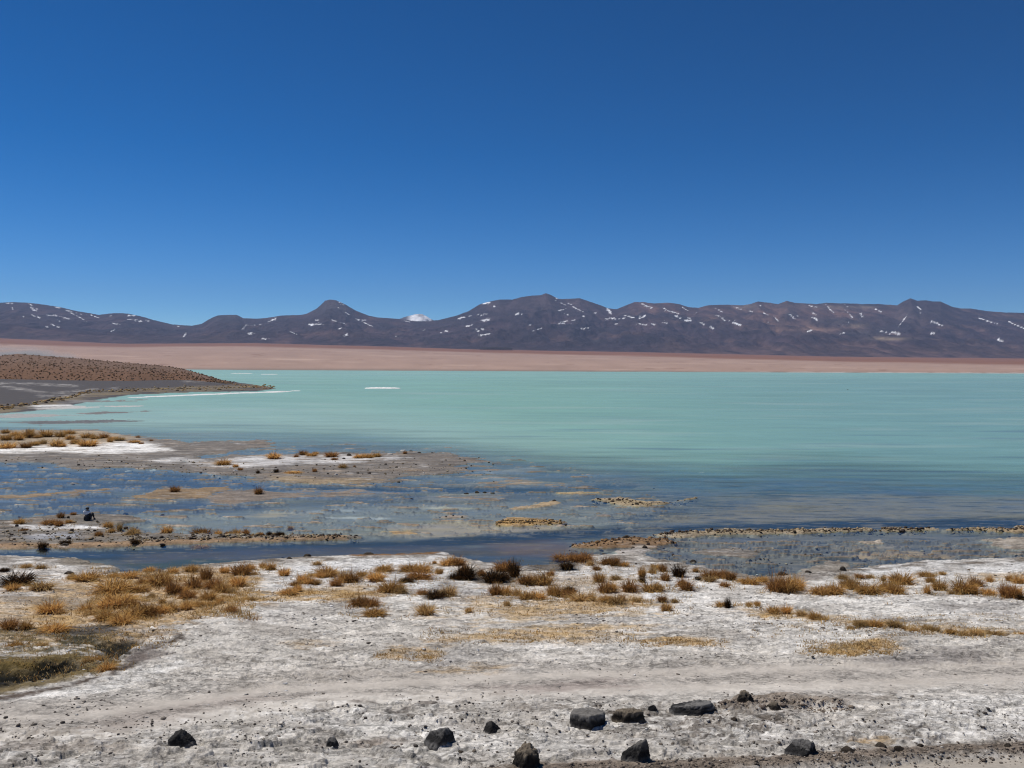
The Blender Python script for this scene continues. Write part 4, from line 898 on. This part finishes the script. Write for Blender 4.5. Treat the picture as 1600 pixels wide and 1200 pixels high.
tufts('along the seep at the left edge', 'tussocks along the seep', 0, 820, [(45,670,110,60,'b'),(155,665,80,50),(330,690,140,55),(85,770,80,35),(580,860,90,38),(660,920,100,62),(545,870,50,30,'s'),(250,770,70,22,'s')])
tufts('in the left cluster below the channel', 'tussocks of the left cluster', 400, 820, [(245,390,50,35,'b'),(285,380,70,65),(330,385,70,52),(380,385,35,38),(200,445,90,32),(250,430,60,42),(440,335,130,58),(495,395,75,52,'b'),(550,370,80,70),(590,370,100,70,'b'),(660,330,60,32),(345,325,50,22,'s'),(380,265,50,22,'s'),(400,340,60,40)])
tufts('in the centre cluster below the white bank', 'tussocks of the centre cluster', 400, 820, [(750,365,110,58),(800,300,110,32),(850,440,130,85),(800,430,70,50),(900,440,70,40,'s'),(960,300,110,45),(1040,305,100,55),(1020,350,140,48,'b'),(1200,270,90,50),(1260,270,90,52,'b'),(1300,300,60,42,'b'),(1310,355,140,78,'k'),(1145,315,50,35),(1115,255,25,18),(1410,330,50,42,'b'),(1490,372,150,70,'k'),(1550,350,80,50,'k'),(1550,300,120,58,'b'),(1240,350,70,30,'k')])
tufts('in front of the centre cluster', 'tussocks of the centre cluster', 400, 820, [(1500,450,85,72,'b'),(1560,450,80,70),(1040,445,60,34,'b'),(1200,460,100,64,'s'),(1120,468,120,34,'k'),(640,520,100,60,'b'),(710,525,100,66,'b'),(735,578,120,42),(1060,580,110,68,'s'),(1330,560,40,30,'s'),(1570,510,40,28,'s'),(940,365,90,30,'k')])
tufts('in the back of the right-centre cluster', 'tussocks of the right-centre cluster', 800, 820, [(240,325,50,32,'b'),(320,215,120,42,'b'),(400,245,90,55,'b'),(460,240,90,52,'b'),(345,288,80,48,'k'),(490,265,40,28,'s'),(590,265,60,50,'b'),(640,272,70,62,'b'),(700,275,60,34),(530,290,50,28,'b'),(900,280,60,32),(945,300,50,48,'b'),(880,310,50,42,'s'),(1045,335,80,60,'k'),(1150,300,40,28),(15,340,70,90,'k'),(1165,355,40,26,'k'),(1230,345,80,52,'b'),(1290,340,90,48,'b'),(1340,335,70,40,'b'),(1370,358,70,52,'b'),(1440,365,40,28),(1490,380,100,46),(1570,365,70,30)])
tufts('in the middle of the right-centre cluster', 'tussocks of the right-centre cluster', 800, 820, [(80,390,80,66,'b'),(130,385,80,60),(200,392,100,74),(545,370,80,58),(580,440,80,70,'b'),(620,440,80,78),(650,350,60,28,'s'),(740,430,100,78,'b'),(815,345,50,75),(815,370,40,45,'k'),(870,425,120,54),(960,362,60,54,'b'),(1065,395,60,55,'b'),(1095,425,80,72,'b'),(1240,365,80,32,'s'),(1330,398,60,30,'b'),(360,430,70,40,'k'),(920,420,60,45)])
tufts('in the front row of the right-centre cluster', 'tussocks of the right-centre cluster', 800, 820, [(30,450,50,46,'s'),(90,475,90,42),(160,475,100,54),(250,455,70,72),(290,462,70,84),(360,470,80,72,'b'),(430,485,120,44,'s'),(500,480,50,36,'s'),(590,500,90,48),(650,508,90,55,'s'),(690,485,40,42,'b'),(780,490,60,22,'s'),(940,495,55,42,'b'),(965,545,70,48),(1020,495,40,22,'s'),(1350,527,42,62,'k'),(1315,515,70,34),(1480,515,40,26,'s'),(1535,515,40,36)])
tufts('in the back row by the right shore', 'tussocks by the right shore', 1200, 820, [(580,342,60,24,'b'),(640,340,50,24,'s'),(725,362,30,42,'s'),(845,382,130,74),(800,375,60,60),(1000,330,90,32),(1020,370,60,42),(1310,392,80,58,'b'),(1390,367,40,48),(1515,362,50,42),(1575,377,70,62),(1095,318,40,20,'s'),(470,350,60,30,'s')])
tufts('in the front row by the right shore', 'tussocks by the right shore', 1200, 820, [(60,440,110,120,'b'),(130,440,120,110),(180,425,110,85),(330,447,100,58),(385,440,70,50),(430,447,100,60),(500,405,80,65),(540,420,80,80),(600,440,80,60),(650,447,130,78),(765,432,90,70),(810,442,100,76),(720,420,60,44),(1000,447,45,64),(1080,422,90,64),(1225,445,110,90),(1280,445,90,75),(1385,447,80,42),(1160,440,50,25,'s'),(1510,470,100,90,'b'),(1560,468,80,80),(1600,482,60,50,'k')])
tufts('in the low straw line on the right crust', 'low straw line on the right crust', 1200, 820, [(40,562,80,44),(120,562,70,48),(210,582,70,36,'s'),(300,597,80,42),(350,607,60,22,'s'),(520,655,40,20,'s'),(570,652,70,36,'s'),(620,650,50,28,'s'),(680,652,80,38),(790,655,80,34,'s'),(840,660,60,26,'s'),(920,672,60,22,'s'),(1000,670,60,34,'s'),(1050,676,60,32,'s'),(1150,692,60,30),(1230,697,50,22,'s'),(1310,697,70,26,'s'),(1430,697,100,26,'s'),(1590,697,24,16)])

def low_grass():
    rg = np.random.default_rng(91); pts = []
    for o in [q for q in COL.objects if q.name.startswith('grass_tuft')]:
        x, y, z = o.location; s_ = o.scale.x
        if y > 56: continue
        for k in range(int(5 + 4 * min(s_, 1.5))): pts.append((x + rg.normal(0, 0.95) * s_, y + rg.normal(0, 1.2) * s_, 1.0))
    for x, y, z in at_many(rg.uniform(140, 400, 1500), rg.uniform(888, 972, 1500)):
        if gnoise(x / 1.3, y / 1.6, 5) > -0.1: pts.append((x, y, 1.0))
    for x0, x1, y0, y1, k in [(0, 200, 985, 1050, 260), (480, 700, 895, 935, 200), (800, 1060, 885, 945, 260), (130, 400, 895, 965, 420), (20, 160, 935, 1005, 130), (300, 590, 926, 944, 260), (730, 1010, 935, 965, 260), (660, 1010, 985, 1008, 200), (1000, 1130, 1000, 1014, 110), (1255, 1400, 1004, 1028, 260),
                           (590, 690, 1018, 1034, 90), (140, 280, 985, 1015, 120), (1180, 1600, 962, 998, 260), (860, 1100, 885, 945, 180), (1290, 1620, 890, 935, 140), (430, 640, 890, 930, 130), (0, 130, 1030, 1060, 60)]:
        for p in at_many(rg.uniform(x0, x1, k), rg.uniform(y0, y1, k)): pts.append((p[0], p[1], 0.6))
    V = []; C = []; pal = np.array(PAL['golden'] + PAL['straw'] * 2)
    for x, y, q in pts:
        z = ground_z(x, y); nb = rg.integers(6, 13); c0 = pal[rg.integers(0, len(pal))]
        for b in range(nb):
            a = rg.uniform(0, 6.283); t = rg.uniform(0.5, 1.45); L = rg.uniform(0.05, 0.2) * (1.0 if q > 0.8 else 0.32); wd = rg.uniform(0.008, 0.016)
            bx, by = x + rg.normal(0, 0.09), y + rg.normal(0, 0.09); dx, dy = math.cos(a), math.sin(a); f = a + 1.57 + rg.normal(0, 0.7); sx_, sy_ = math.cos(f) * wd, math.sin(f) * wd
            ex, ey, ez = bx + dx * math.sin(t) * L, by + dy * math.sin(t) * L, z + math.cos(t) * L + 0.01
            V += [(bx - sx_, by - sy_, z - 0.02), (bx + sx_, by + sy_, z - 0.02), (ex + sx_ * 0.3, ey + sy_ * 0.3, ez), (ex - sx_ * 0.3, ey - sy_ * 0.3, ez)]
            C += [c0 * rg.uniform(0.75, 1.25)] * 4
    n = len(V) // 4
    tag(mesh_faces('low_grass', np.array(V), np.arange(n * 4).reshape(n, 4), M_grass, {'Col': np.array(C)}), kind='stuff')

# ------------------------------------------------------------------ rocks
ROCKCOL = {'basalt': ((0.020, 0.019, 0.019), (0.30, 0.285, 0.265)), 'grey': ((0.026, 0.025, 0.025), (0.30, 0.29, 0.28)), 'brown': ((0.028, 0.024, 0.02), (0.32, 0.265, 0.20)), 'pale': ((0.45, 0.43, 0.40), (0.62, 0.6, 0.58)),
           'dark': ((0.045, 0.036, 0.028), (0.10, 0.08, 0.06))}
def rock_mesh(seed, w_, d_, h_, kind='basalt', nplanes=16, sub=5, dust=0.6, planes=None, rough=0.05, name='rock'):  # dust: strength of the dusty layer and painted top light together
    rg = np.random.default_rng(seed); V, Fc = ico(sub)
    N = rg.normal(size=(nplanes, 3)); N[:, 2] = np.abs(N[:, 2]) * 0.8 + 0.05; N /= np.linalg.norm(N, axis=1)[:, None]
    D = rg.uniform(0.62, 1.0, nplanes)
    if planes is not None:
        Q = np.array([p[:3] for p in planes], float); Q /= np.linalg.norm(Q, axis=1)[:, None]
        N = np.concatenate([N, Q]); D = np.concatenate([np.maximum(D, 0.86), [p[3] for p in planes]])
    dot = V @ N.T
    r = np.where(dot > 0.05, D[None] / np.maximum(dot, 0.05), 9).min(1); r = np.minimum(r, 1.25)
    fx = fbm(V[:, 0] * 3 + seed, V[:, 1] * 3 + V[:, 2] * 2.1, 4, seed); fy = fbm(V[:, 2] * 7 + seed, V[:, 0] * 7 - V[:, 1] * 5, 4, seed + 1)
    fz = fbm(V[:, 0] * 15 - V[:, 2] * 9, V[:, 1] * 15 + seed, 3, seed + 2)
    rough = rough * 1.5 + 0.02
    r = r * (1 + rough * fx * 1.3 + rough * 1.1 * fy + rough * 0.5 * fz)
    P = V * r[:, None]
    P[:, 2] = np.maximum(P[:, 2], -0.35)
    for ax, s in ((0, w_), (1, d_)):
        P[:, ax] *= s / (P[:, ax].max() - P[:, ax].min())
    P[:, 2] *= h_ / P[:, 2].max()
    # painted top light mixed with a patchy dusty layer on the shelf-like upper part
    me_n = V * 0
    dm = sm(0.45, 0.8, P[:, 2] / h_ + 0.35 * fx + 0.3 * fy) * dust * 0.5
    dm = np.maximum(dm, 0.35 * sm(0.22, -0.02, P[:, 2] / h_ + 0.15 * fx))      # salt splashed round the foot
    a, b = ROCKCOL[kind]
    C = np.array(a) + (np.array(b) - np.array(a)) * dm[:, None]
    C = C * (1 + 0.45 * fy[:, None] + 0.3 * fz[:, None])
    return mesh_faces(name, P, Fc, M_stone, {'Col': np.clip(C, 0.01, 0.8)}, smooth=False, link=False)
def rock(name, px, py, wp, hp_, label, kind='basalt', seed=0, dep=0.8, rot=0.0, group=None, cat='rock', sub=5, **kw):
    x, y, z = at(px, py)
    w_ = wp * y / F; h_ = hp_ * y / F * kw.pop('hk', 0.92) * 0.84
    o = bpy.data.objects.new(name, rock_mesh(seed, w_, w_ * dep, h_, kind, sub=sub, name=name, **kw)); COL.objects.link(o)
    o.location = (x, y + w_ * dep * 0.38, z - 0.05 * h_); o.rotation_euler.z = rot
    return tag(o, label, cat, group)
FG = 'dark volcanic rocks on the foreground crust'
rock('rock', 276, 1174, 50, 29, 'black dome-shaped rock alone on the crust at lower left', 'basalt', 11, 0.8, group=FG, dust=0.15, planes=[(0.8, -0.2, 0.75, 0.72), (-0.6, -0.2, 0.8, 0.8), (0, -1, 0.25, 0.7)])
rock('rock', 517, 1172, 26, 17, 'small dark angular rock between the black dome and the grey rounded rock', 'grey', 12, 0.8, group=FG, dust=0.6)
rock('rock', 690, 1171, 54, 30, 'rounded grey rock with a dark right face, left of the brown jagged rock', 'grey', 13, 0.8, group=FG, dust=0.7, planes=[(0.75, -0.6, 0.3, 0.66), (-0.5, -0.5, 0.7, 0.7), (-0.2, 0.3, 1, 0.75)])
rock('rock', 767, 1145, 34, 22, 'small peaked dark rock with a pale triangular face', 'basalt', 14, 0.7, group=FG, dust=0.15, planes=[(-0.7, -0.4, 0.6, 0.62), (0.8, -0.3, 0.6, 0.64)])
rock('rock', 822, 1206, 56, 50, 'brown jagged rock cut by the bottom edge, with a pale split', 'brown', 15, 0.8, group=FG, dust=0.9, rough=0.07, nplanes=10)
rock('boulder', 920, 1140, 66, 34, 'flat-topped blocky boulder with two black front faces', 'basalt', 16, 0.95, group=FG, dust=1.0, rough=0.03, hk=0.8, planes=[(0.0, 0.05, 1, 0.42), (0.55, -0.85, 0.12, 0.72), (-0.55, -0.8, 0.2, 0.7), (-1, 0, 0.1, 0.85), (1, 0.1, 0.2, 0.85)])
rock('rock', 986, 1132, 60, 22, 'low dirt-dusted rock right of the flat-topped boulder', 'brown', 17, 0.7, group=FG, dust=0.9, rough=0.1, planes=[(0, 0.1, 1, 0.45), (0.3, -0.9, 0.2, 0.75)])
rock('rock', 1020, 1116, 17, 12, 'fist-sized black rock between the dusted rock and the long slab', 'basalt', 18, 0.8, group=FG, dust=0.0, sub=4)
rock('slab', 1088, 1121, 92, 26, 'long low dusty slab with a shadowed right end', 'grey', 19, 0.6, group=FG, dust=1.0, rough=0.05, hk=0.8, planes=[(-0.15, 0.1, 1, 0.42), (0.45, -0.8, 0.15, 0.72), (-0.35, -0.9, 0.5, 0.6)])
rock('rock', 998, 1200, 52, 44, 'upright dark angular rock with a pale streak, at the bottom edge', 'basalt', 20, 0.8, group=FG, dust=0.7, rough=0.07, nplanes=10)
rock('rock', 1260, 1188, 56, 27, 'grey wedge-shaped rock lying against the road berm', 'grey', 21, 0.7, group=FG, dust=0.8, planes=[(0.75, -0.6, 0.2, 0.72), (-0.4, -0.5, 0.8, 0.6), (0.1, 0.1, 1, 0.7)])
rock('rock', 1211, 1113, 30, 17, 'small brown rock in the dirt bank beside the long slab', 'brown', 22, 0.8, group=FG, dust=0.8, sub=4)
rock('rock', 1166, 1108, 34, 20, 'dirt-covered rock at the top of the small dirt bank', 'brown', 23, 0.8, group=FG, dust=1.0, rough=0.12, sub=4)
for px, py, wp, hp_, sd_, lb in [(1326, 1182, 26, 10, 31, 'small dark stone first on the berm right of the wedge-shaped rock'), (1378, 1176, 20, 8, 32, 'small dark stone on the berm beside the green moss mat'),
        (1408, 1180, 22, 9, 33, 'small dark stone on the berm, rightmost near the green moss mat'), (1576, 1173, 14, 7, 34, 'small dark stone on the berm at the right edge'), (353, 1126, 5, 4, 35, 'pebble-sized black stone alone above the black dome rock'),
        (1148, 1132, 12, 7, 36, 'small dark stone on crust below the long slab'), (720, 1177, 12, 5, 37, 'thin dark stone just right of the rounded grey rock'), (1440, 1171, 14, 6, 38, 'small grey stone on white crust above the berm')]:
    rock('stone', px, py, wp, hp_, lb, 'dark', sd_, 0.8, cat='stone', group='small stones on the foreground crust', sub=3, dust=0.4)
def stones(where, group, tone, items):
    items = sorted(items)
    for i, it in enumerate(items):
        px, py, wp, hp_ = it
        pos = 'leftmost' if i == 0 else ('rightmost' if i == len(items) - 1 else ORD[i] + ' from left')
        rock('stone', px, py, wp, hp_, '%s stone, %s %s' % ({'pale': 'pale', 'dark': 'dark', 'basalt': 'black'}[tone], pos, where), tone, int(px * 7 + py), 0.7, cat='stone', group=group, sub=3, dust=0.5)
stones("on the lavender mud behind the sitter's bank", 'dark stones by the sitter', 'dark', [(195, 801, 10, 5), (253, 804, 11, 6), (152, 818, 7, 4), (106, 812, 6, 5), (29, 805, 8, 3), (310, 794, 5, 2)])
stones('in the left blue pools', 'stones in the left pools', 'pale', [(31, 750, 13, 5), (200, 735, 15, 3), (238, 734, 18, 3.5), (113, 756, 8, 2)])
stones('on the edge of the middle bank', 'pale stones on the middle bank', 'pale', [(610, 711, 12, 3), (360, 733, 10, 3), (368, 737, 9, 3), (630, 705, 12, 3), (525, 743, 7, 2.5), (741, 751, 5, 2), (662, 740, 5, 2)])
stones('at the tip of the middle bank', 'dark stones on the middle bank', 'dark', [(545, 713, 10, 5), (622, 704, 8, 2), (642, 706, 7, 2), (655, 708, 8, 2.5), (675, 709, 5, 2), (559, 741, 6, 3), (512, 742, 5, 3), (537, 718, 7, 3)])
stones('in the short line across the lavender shallows', 'dark stones in the shallows', 'dark', [(687, 808, 4, 2.5), (697, 809, 4, 3), (708, 807, 4, 2), (722, 809, 6, 3), (637, 789, 4, 2), (643, 779, 7, 2), (728, 772, 9, 3), (745, 770, 10, 4), (757, 770, 8, 3), (770, 771, 9, 2.5)])
stones('on the small ochre islets', 'dark stones on the ochre islets', 'dark', [(863, 762, 3, 2), (946, 785, 9, 5), (936, 785, 5, 2), (995, 790, 9, 4), (1022, 761, 5, 2), (866, 784, 8, 3), (1048, 785, 7, 3)])
stones('in the grey-blue shallows far to the right', 'stones in the right shallows', 'dark', [(1130, 738, 8, 2), (1151, 733, 13, 2), (1325, 609, 4, 2)])
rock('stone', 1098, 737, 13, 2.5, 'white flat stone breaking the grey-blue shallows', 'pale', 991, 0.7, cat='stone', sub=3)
stones('on the mud flat below the right clod ridge', 'dark stones on the right mud flat', 'dark', [(1208, 884, 11, 4), (1227, 887, 7, 4), (1223, 900, 22, 7), (1083, 878, 12, 4), (1173, 874, 7, 5), (1319, 893, 14, 9), (1351, 873, 8, 2.5), (1384, 866, 4, 2), (1429, 868, 5, 2), (1446, 873, 9, 3), (1470, 873, 9, 3), (1495, 876, 7, 4), (1590, 867, 7, 3), (1264, 896, 12, 4)])
stones('among the mats left of the right clod ridge', 'dark stones on the brown mats', 'dark', [(940, 858, 11, 4), (945, 866, 14, 5), (990, 857, 10, 4), (1008, 858, 12, 6), (1040, 860, 12, 3), (950, 843, 7, 3), (980, 842, 16, 5), (925, 855, 7, 3)])
stones('along the near bank of the left channel', 'dark stones by the channel', 'dark', [(441, 871, 13, 6), (480, 872, 14, 5), (575, 869, 20, 4), (617, 864, 6, 3), (452, 876, 10, 4), (52, 869, 8, 2), (135, 873, 8, 4), (104, 898, 20, 6), (99, 855, 16, 5)])

# ------------------------------------------------------------------ uncountable small debris
def at_many(px, py):
    D = cf[None] + cr[None] * ((px - 800) / F)[:, None] + cu[None] * ((600 - py) / F)[:, None]
    sl = D[:, 2] / D[:, 1]; lo = np.full(len(px), 3.0); hi = np.full(len(px), 1900.0)
    for _ in range(50):
        mid = np.sqrt(lo * hi); up = CAM[2] + sl * mid > profile(mid) + np.where(mid < 44, 0.07, 0)
        lo = np.where(up, mid, lo); hi = np.where(up, hi, mid)
    x = D[:, 0] / D[:, 1] * lo
    return np.array([(a, b, ground_z(a, b)) for a, b in zip(x, lo)])
def debris(name, n, xr, yfun, jit, size_px, pal, mat, seed, keepf=None, flat=0.6, sub=1, sink=0.25):
    rg = np.random.default_rng(seed)
    px = rg.uniform(*xr, n); py = yfun(px) + rg.normal(0, 1, n) * jit(px)
    if keepf is not None:
        k = keepf(px, py, rg); px, py = px[k], py[k]
    P = at_many(px, py); s = np.clip(rg.lognormal(math.log(size_px), 0.5, len(P)), size_px * 0.4, size_px * 3.2) * P[:, 1] / F / 2
    P[:, 2] += s * flat * (1 - sink) * 0.6
    return scatter(name, P, s, np.array(pal)[rg.integers(0, len(pal), len(P))], mat, sub, flat, seed + 1, 0.22)
low_grass()
SP = [(0.16, 0.135, 0.11), (0.24, 0.21, 0.18), (0.10, 0.085, 0.075), (0.5, 0.48, 0.45), (0.07, 0.06, 0.055)]
debris('gravel', 6500, (-60, 1660), lambda x: 1150 + 0 * x, lambda x: 45 + 0 * x, 2.3, SP, M_stone, 41, lambda x, y, r: (y < 1215) & (y > 1080) & (r.uniform(0, 1, len(x)) < 0.15 + 0.85 * (gnoise(x / 90, y / 25, 8) > 0.05)))
debris('berm_clods', 1400, (700, 1660), lambda x: np.interp(x, [700, 1000, 1300, 1450, 1660], [1222, 1203, 1191, 1181, 1175]), lambda x: 5 + 0 * x, 2.6, [(0.20, 0.165, 0.135), (0.26, 0.22, 0.18), (0.11, 0.09, 0.075)], M_stone, 43)
debris('dirt_clods', 520, (1115, 1330), lambda x: np.interp(x, [1115, 1230, 1330], [1112, 1106, 1109]), lambda x: 4 + 0 * x, 2.7, [(0.26, 0.21, 0.165), (0.32, 0.27, 0.22), (0.14, 0.11, 0.09)], M_stone, 45)
RC = [(0.13, 0.095, 0.06), (0.30, 0.22, 0.12), (0.07, 0.05, 0.04), (0.36, 0.29, 0.19), (0.055, 0.042, 0.035)]
debris('mud_clods', 900, (1020, 1452), lambda x: np.interp(x, [1020, 1060, 1150, 1300, 1452], [837, 833, 831, 829, 827]), lambda x: 2.3 + 0 * x, 2.3, RC, M_stone, 47)
debris('mud_clods', 420, (1484, 1700), lambda x: np.interp(x, [1484, 1530, 1700], [828, 826, 826]), lambda x: 2.3 + 0 * x, 2.3, RC, M_stone, 49)
debris('mud_clods', 340, (890, 1060), lambda x: np.interp(x, [890, 980, 1060], [853, 844, 846]), lambda x: 3.8 + 0 * x, 2.2, [(0.12, 0.07, 0.035), (0.24, 0.14, 0.06), (0.06, 0.04, 0.03)], M_stone, 51)
debris('mud_clods', 520, (200, 560), lambda x: np.interp(x, [200, 380, 560], [846, 840, 840]), lambda x: 2.4 + 0 * x, 2.6, RC, M_stone, 53)
debris('mud_clods', 420, (-60, 230), lambda x: 840 + 0 * x, lambda x: 10 + 0 * x, 2.4, RC, M_stone, 55, lambda x, y, r: (y > 812) & (y < 856))
debris('mud_clods', 500, (-40, 780), lambda x: np.interp(x, [-40, 200, 380, 560, 780], [728, 728, 742, 735, 730]), lambda x: 8 + 0 * x, 1.7, RC, M_stone, 57)
debris('mud_clods', 260, (775, 885), lambda x: 817 + 0 * x, lambda x: 2.2 + 0 * x, 2.6, [(0.36, 0.22, 0.08), (0.10, 0.07, 0.04), (0.28, 0.18, 0.08)], M_stone, 59)
debris('mud_clods', 700, (960, 1640), lambda x: np.interp(x, [960, 1100, 1640], [868, 875, 868]), lambda x: 10 + 0 * x, 1.8, RC, M_stone, 61, lambda x, y, r: gnoise(x / 60, y / 8, 3) > 0.12)
debris('mud_clods', 200, (925, 1090), lambda x: np.interp(x, [925, 970, 1000, 1050, 1090], [783, 783, 789, 787, 780]), lambda x: 1.8 + 0 * x, 2.0, RC, M_stone, 63)
debris('crust_flakes', 6500, (-60, 1660), lambda x: 975 + 0 * x, lambda x: 62 + 0 * x, 2.0, [(0.25, 0.23, 0.21), (0.16, 0.14, 0.12), (0.6, 0.59, 0.58), (0.10, 0.08, 0.065)], M_stone, 65, lambda x, y, r: (y > 890) & (y < 1100) & (gnoise(x / 110, y / 22, 12) > 0.0), flat=0.35)

# ------------------------------------------------------------------ the sitter
def skin_mesh(name, nodes, edges, mat, root=0, sub=2):
    me = bpy.data.meshes.new(name + '_skeleton'); me.from_pydata([n[0] for n in nodes], edges, [])
    tmp = bpy.data.objects.new(name + '_tmp', me); COL.objects.link(tmp)
    tmp.modifiers.new('skin', 'SKIN').use_smooth_shade = True
    sv_ = me.skin_vertices[0].data
    for i, n_ in enumerate(nodes): sv_[i].radius = (n_[1], n_[1] if len(n_) < 3 else n_[2]); sv_[i].use_root = (i == root)
    s_ = tmp.modifiers.new('sub', 'SUBSURF'); s_.levels = sub; s_.render_levels = sub
    dg = bpy.context.evaluated_depsgraph_get(); dg.update()
    out = bpy.data.meshes.new_from_object(tmp.evaluated_get(dg)); out.name = name
    bpy.data.objects.remove(tmp); out.materials.clear(); out.materials.append(mat)
    for p in out.polygons: p.use_smooth = True
    o = bpy.data.objects.new(name, out); COL.objects.link(o); return o
M_skin = plain_mat('skin', (0.42, 0.26, 0.18), 0.55); M_hair = plain_mat('dark_hair', (0.018, 0.014, 0.012), 0.5)
M_shirt = plain_mat('white_cloth', (0.78, 0.79, 0.82), 0.9, 0.08); M_jack = plain_mat('dark_cloth', (0.022, 0.022, 0.028), 0.9, 0.3); M_trous = plain_mat('charcoal_trousers', (0.03, 0.03, 0.034), 0.9, 0.3)
M_shoe = plain_mat('shoe', (0.05, 0.04, 0.035), 0.6)
bx_, by_, bz_ = at(136, 815.2)
sit = bpy.data.objects.new('person', None); COL.objects.link(sit); sit.location = (bx_, by_, bz_ - 0.02)
tag(sit, 'person with dark hair in white top sitting on the mud bank, seen from behind', 'person')
J = [((0, 0, .13), .13), ((0, .02, .30), .115), ((0, .03, .46), .13), ((0, .05, .59), .07), ((0, .06, .67), .05), ((0, .085, .76), .085), ((0, .08, .85), .065),          # 0-6 trunk, head
     ((.16, .03, .555), .055), ((.265, -.03, .32), .042), ((.285, -.06, .09), .028), ((.295, -.05, .03), .026),                                                        # 7-10 right arm, palm
     ((-.16, .05, .555), .055), ((-.25, .22, .36), .042), ((-.12, .42, .42), .028), ((-.06, .46, .42), .026),                                                          # 11-14 left arm
     ((.11, .08, .12), .09), ((.14, .44, .46), .066), ((.13, .66, .09), .042), ((.14, .82, .04), .03),                                                                 # 15-18 right leg
     ((-.11, .08, .12), .09), ((-.13, .44, .46), .066), ((-.12, .66, .09), .042), ((-.13, .82, .04), .03),                                                             # 19-22 left leg
     ((0, .185, .755), .016), ((.092, .08, .765), .016), ((-.092, .08, .765), .016)]                                                                                   # nose, ears
E = [(0, 1), (1, 2), (2, 3), (3, 4), (4, 5), (5, 6), (2, 7), (7, 8), (8, 9), (9, 10), (2, 11), (11, 12), (12, 13), (13, 14), (0, 15), (15, 16), (16, 17), (17, 18), (0, 19), (19, 20), (20, 21), (21, 22), (5, 23), (5, 24), (5, 25)]
def fingers(palm, dirv, sidev):
    d = Vector(dirv).normalized(); s = Vector(sidev).normalized(); b = Vector(J[palm][0])
    for kf, (off, ln) in enumerate([(-.030, .062), (-.010, .075), (.010, .078), (.030, .058)]):
        i = len(J); J.append((tuple(b + s * off + d * .03), .0085)); J.append((tuple(b + s * off * 1.15 + d * (.03 + ln * .55) - Vector((0, 0, .004))), .008)); J.append((tuple(b + s * off * 1.2 + d * (.03 + ln) - Vector((0, 0, .014))), .007))
        E.extend([(palm, i), (i, i + 1), (i + 1, i + 2)])
    i = len(J); J.append((tuple(b - s * .04 + d * .005), .010)); J.append((tuple(b - s * .06 + d * .035), .008)); E.extend([(palm, i), (i, i + 1)])
fingers(10, (0.5, -0.8, -0.05), (0.8, 0.5, 0)); fingers(14, (1, .2, -.2), (0, .3, 1))
body = skin_mesh('body', J, E, M_skin)
hair = skin_mesh('hair', [((0, .09, .87), .095), ((0, .05, .80), .125), ((0, .03, .70), .115)], [(0, 1), (1, 2)], M_hair)
shirt = skin_mesh('shirt', [((0, .02, .34), .15, .13), ((0, .03, .47), .18, .165), ((0, .045, .60), .11), ((-.18, .04, .57), .105), ((-.25, .22, .36), .055), ((-.14, .40, .415), .042), ((.17, .03, .565), .10), ((.21, .02, .5), .07)], [(0, 1), (1, 2), (1, 3), (3, 4), (4, 5), (1, 6), (6, 7)], M_shirt)
jack = skin_mesh('jacket', [((0, -.01, .10), .195, .17), ((0, -.01, .25), .19, .17), ((.05, -.01, .34), .15, .14), ((.19, .01, .47), .07), ((.267, -.03, .32), .056), ((.286, -.06, .11), .042)], [(0, 1), (1, 2), (2, 3), (3, 4), (4, 5)], M_jack)
trs = skin_mesh('trousers', [((0, .02, .12), .15), ((.11, .09, .13), .10), ((.14, .44, .46), .08), ((.13, .65, .13), .055), ((-.11, .09, .13), .10), ((-.13, .44, .46), .08), ((-.12, .65, .13), .055)], [(0, 1), (1, 2), (2, 3), (0, 4), (4, 5), (5, 6)], M_trous)
for o in (body, hair, shirt, jack, trs): o.parent = sit
for s in (1, -1):
    o = skin_mesh('shoe', [((s * .13, .64, .06), .05), ((s * .135, .74, .045), .046), ((s * .14, .83, .035), .036)], [(0, 1), (1, 2)], M_shoe); o.parent = sit

# ------------------------------------------------------------------ clear mountain air
def haze():
    m, t, out = new_mat('haze_air')
    v = t.nodes.new('ShaderNodeVolumePrincipled'); v.inputs['Color'].default_value = (0.42, 0.60, 1.0, 1)
    v.inputs['Density'].default_value = HAZE; v.inputs['Anisotropy'].default_value = 0.0
    t.links.new(v.outputs[0], out.inputs['Volume'])
    bm = bmesh.new(); bmesh.ops.create_cube(bm, size=1.0); me = bpy.data.meshes.new('haze'); bm.to_mesh(me); bm.free(); me.materials.append(m)
    o = bpy.data.objects.new('haze', me); COL.objects.link(o)
    z0, z1, y0, y1, xw = -230.0, 1750.0, -60.0, 20500.0, 20500.0
    o.location = (0, (y0 + y1) / 2, (z0 + z1) / 2); o.scale = (2 * xw, y1 - y0, z1 - z0)
    tag(o, kind='stuff')
HAZE = 2.7e-5
haze()
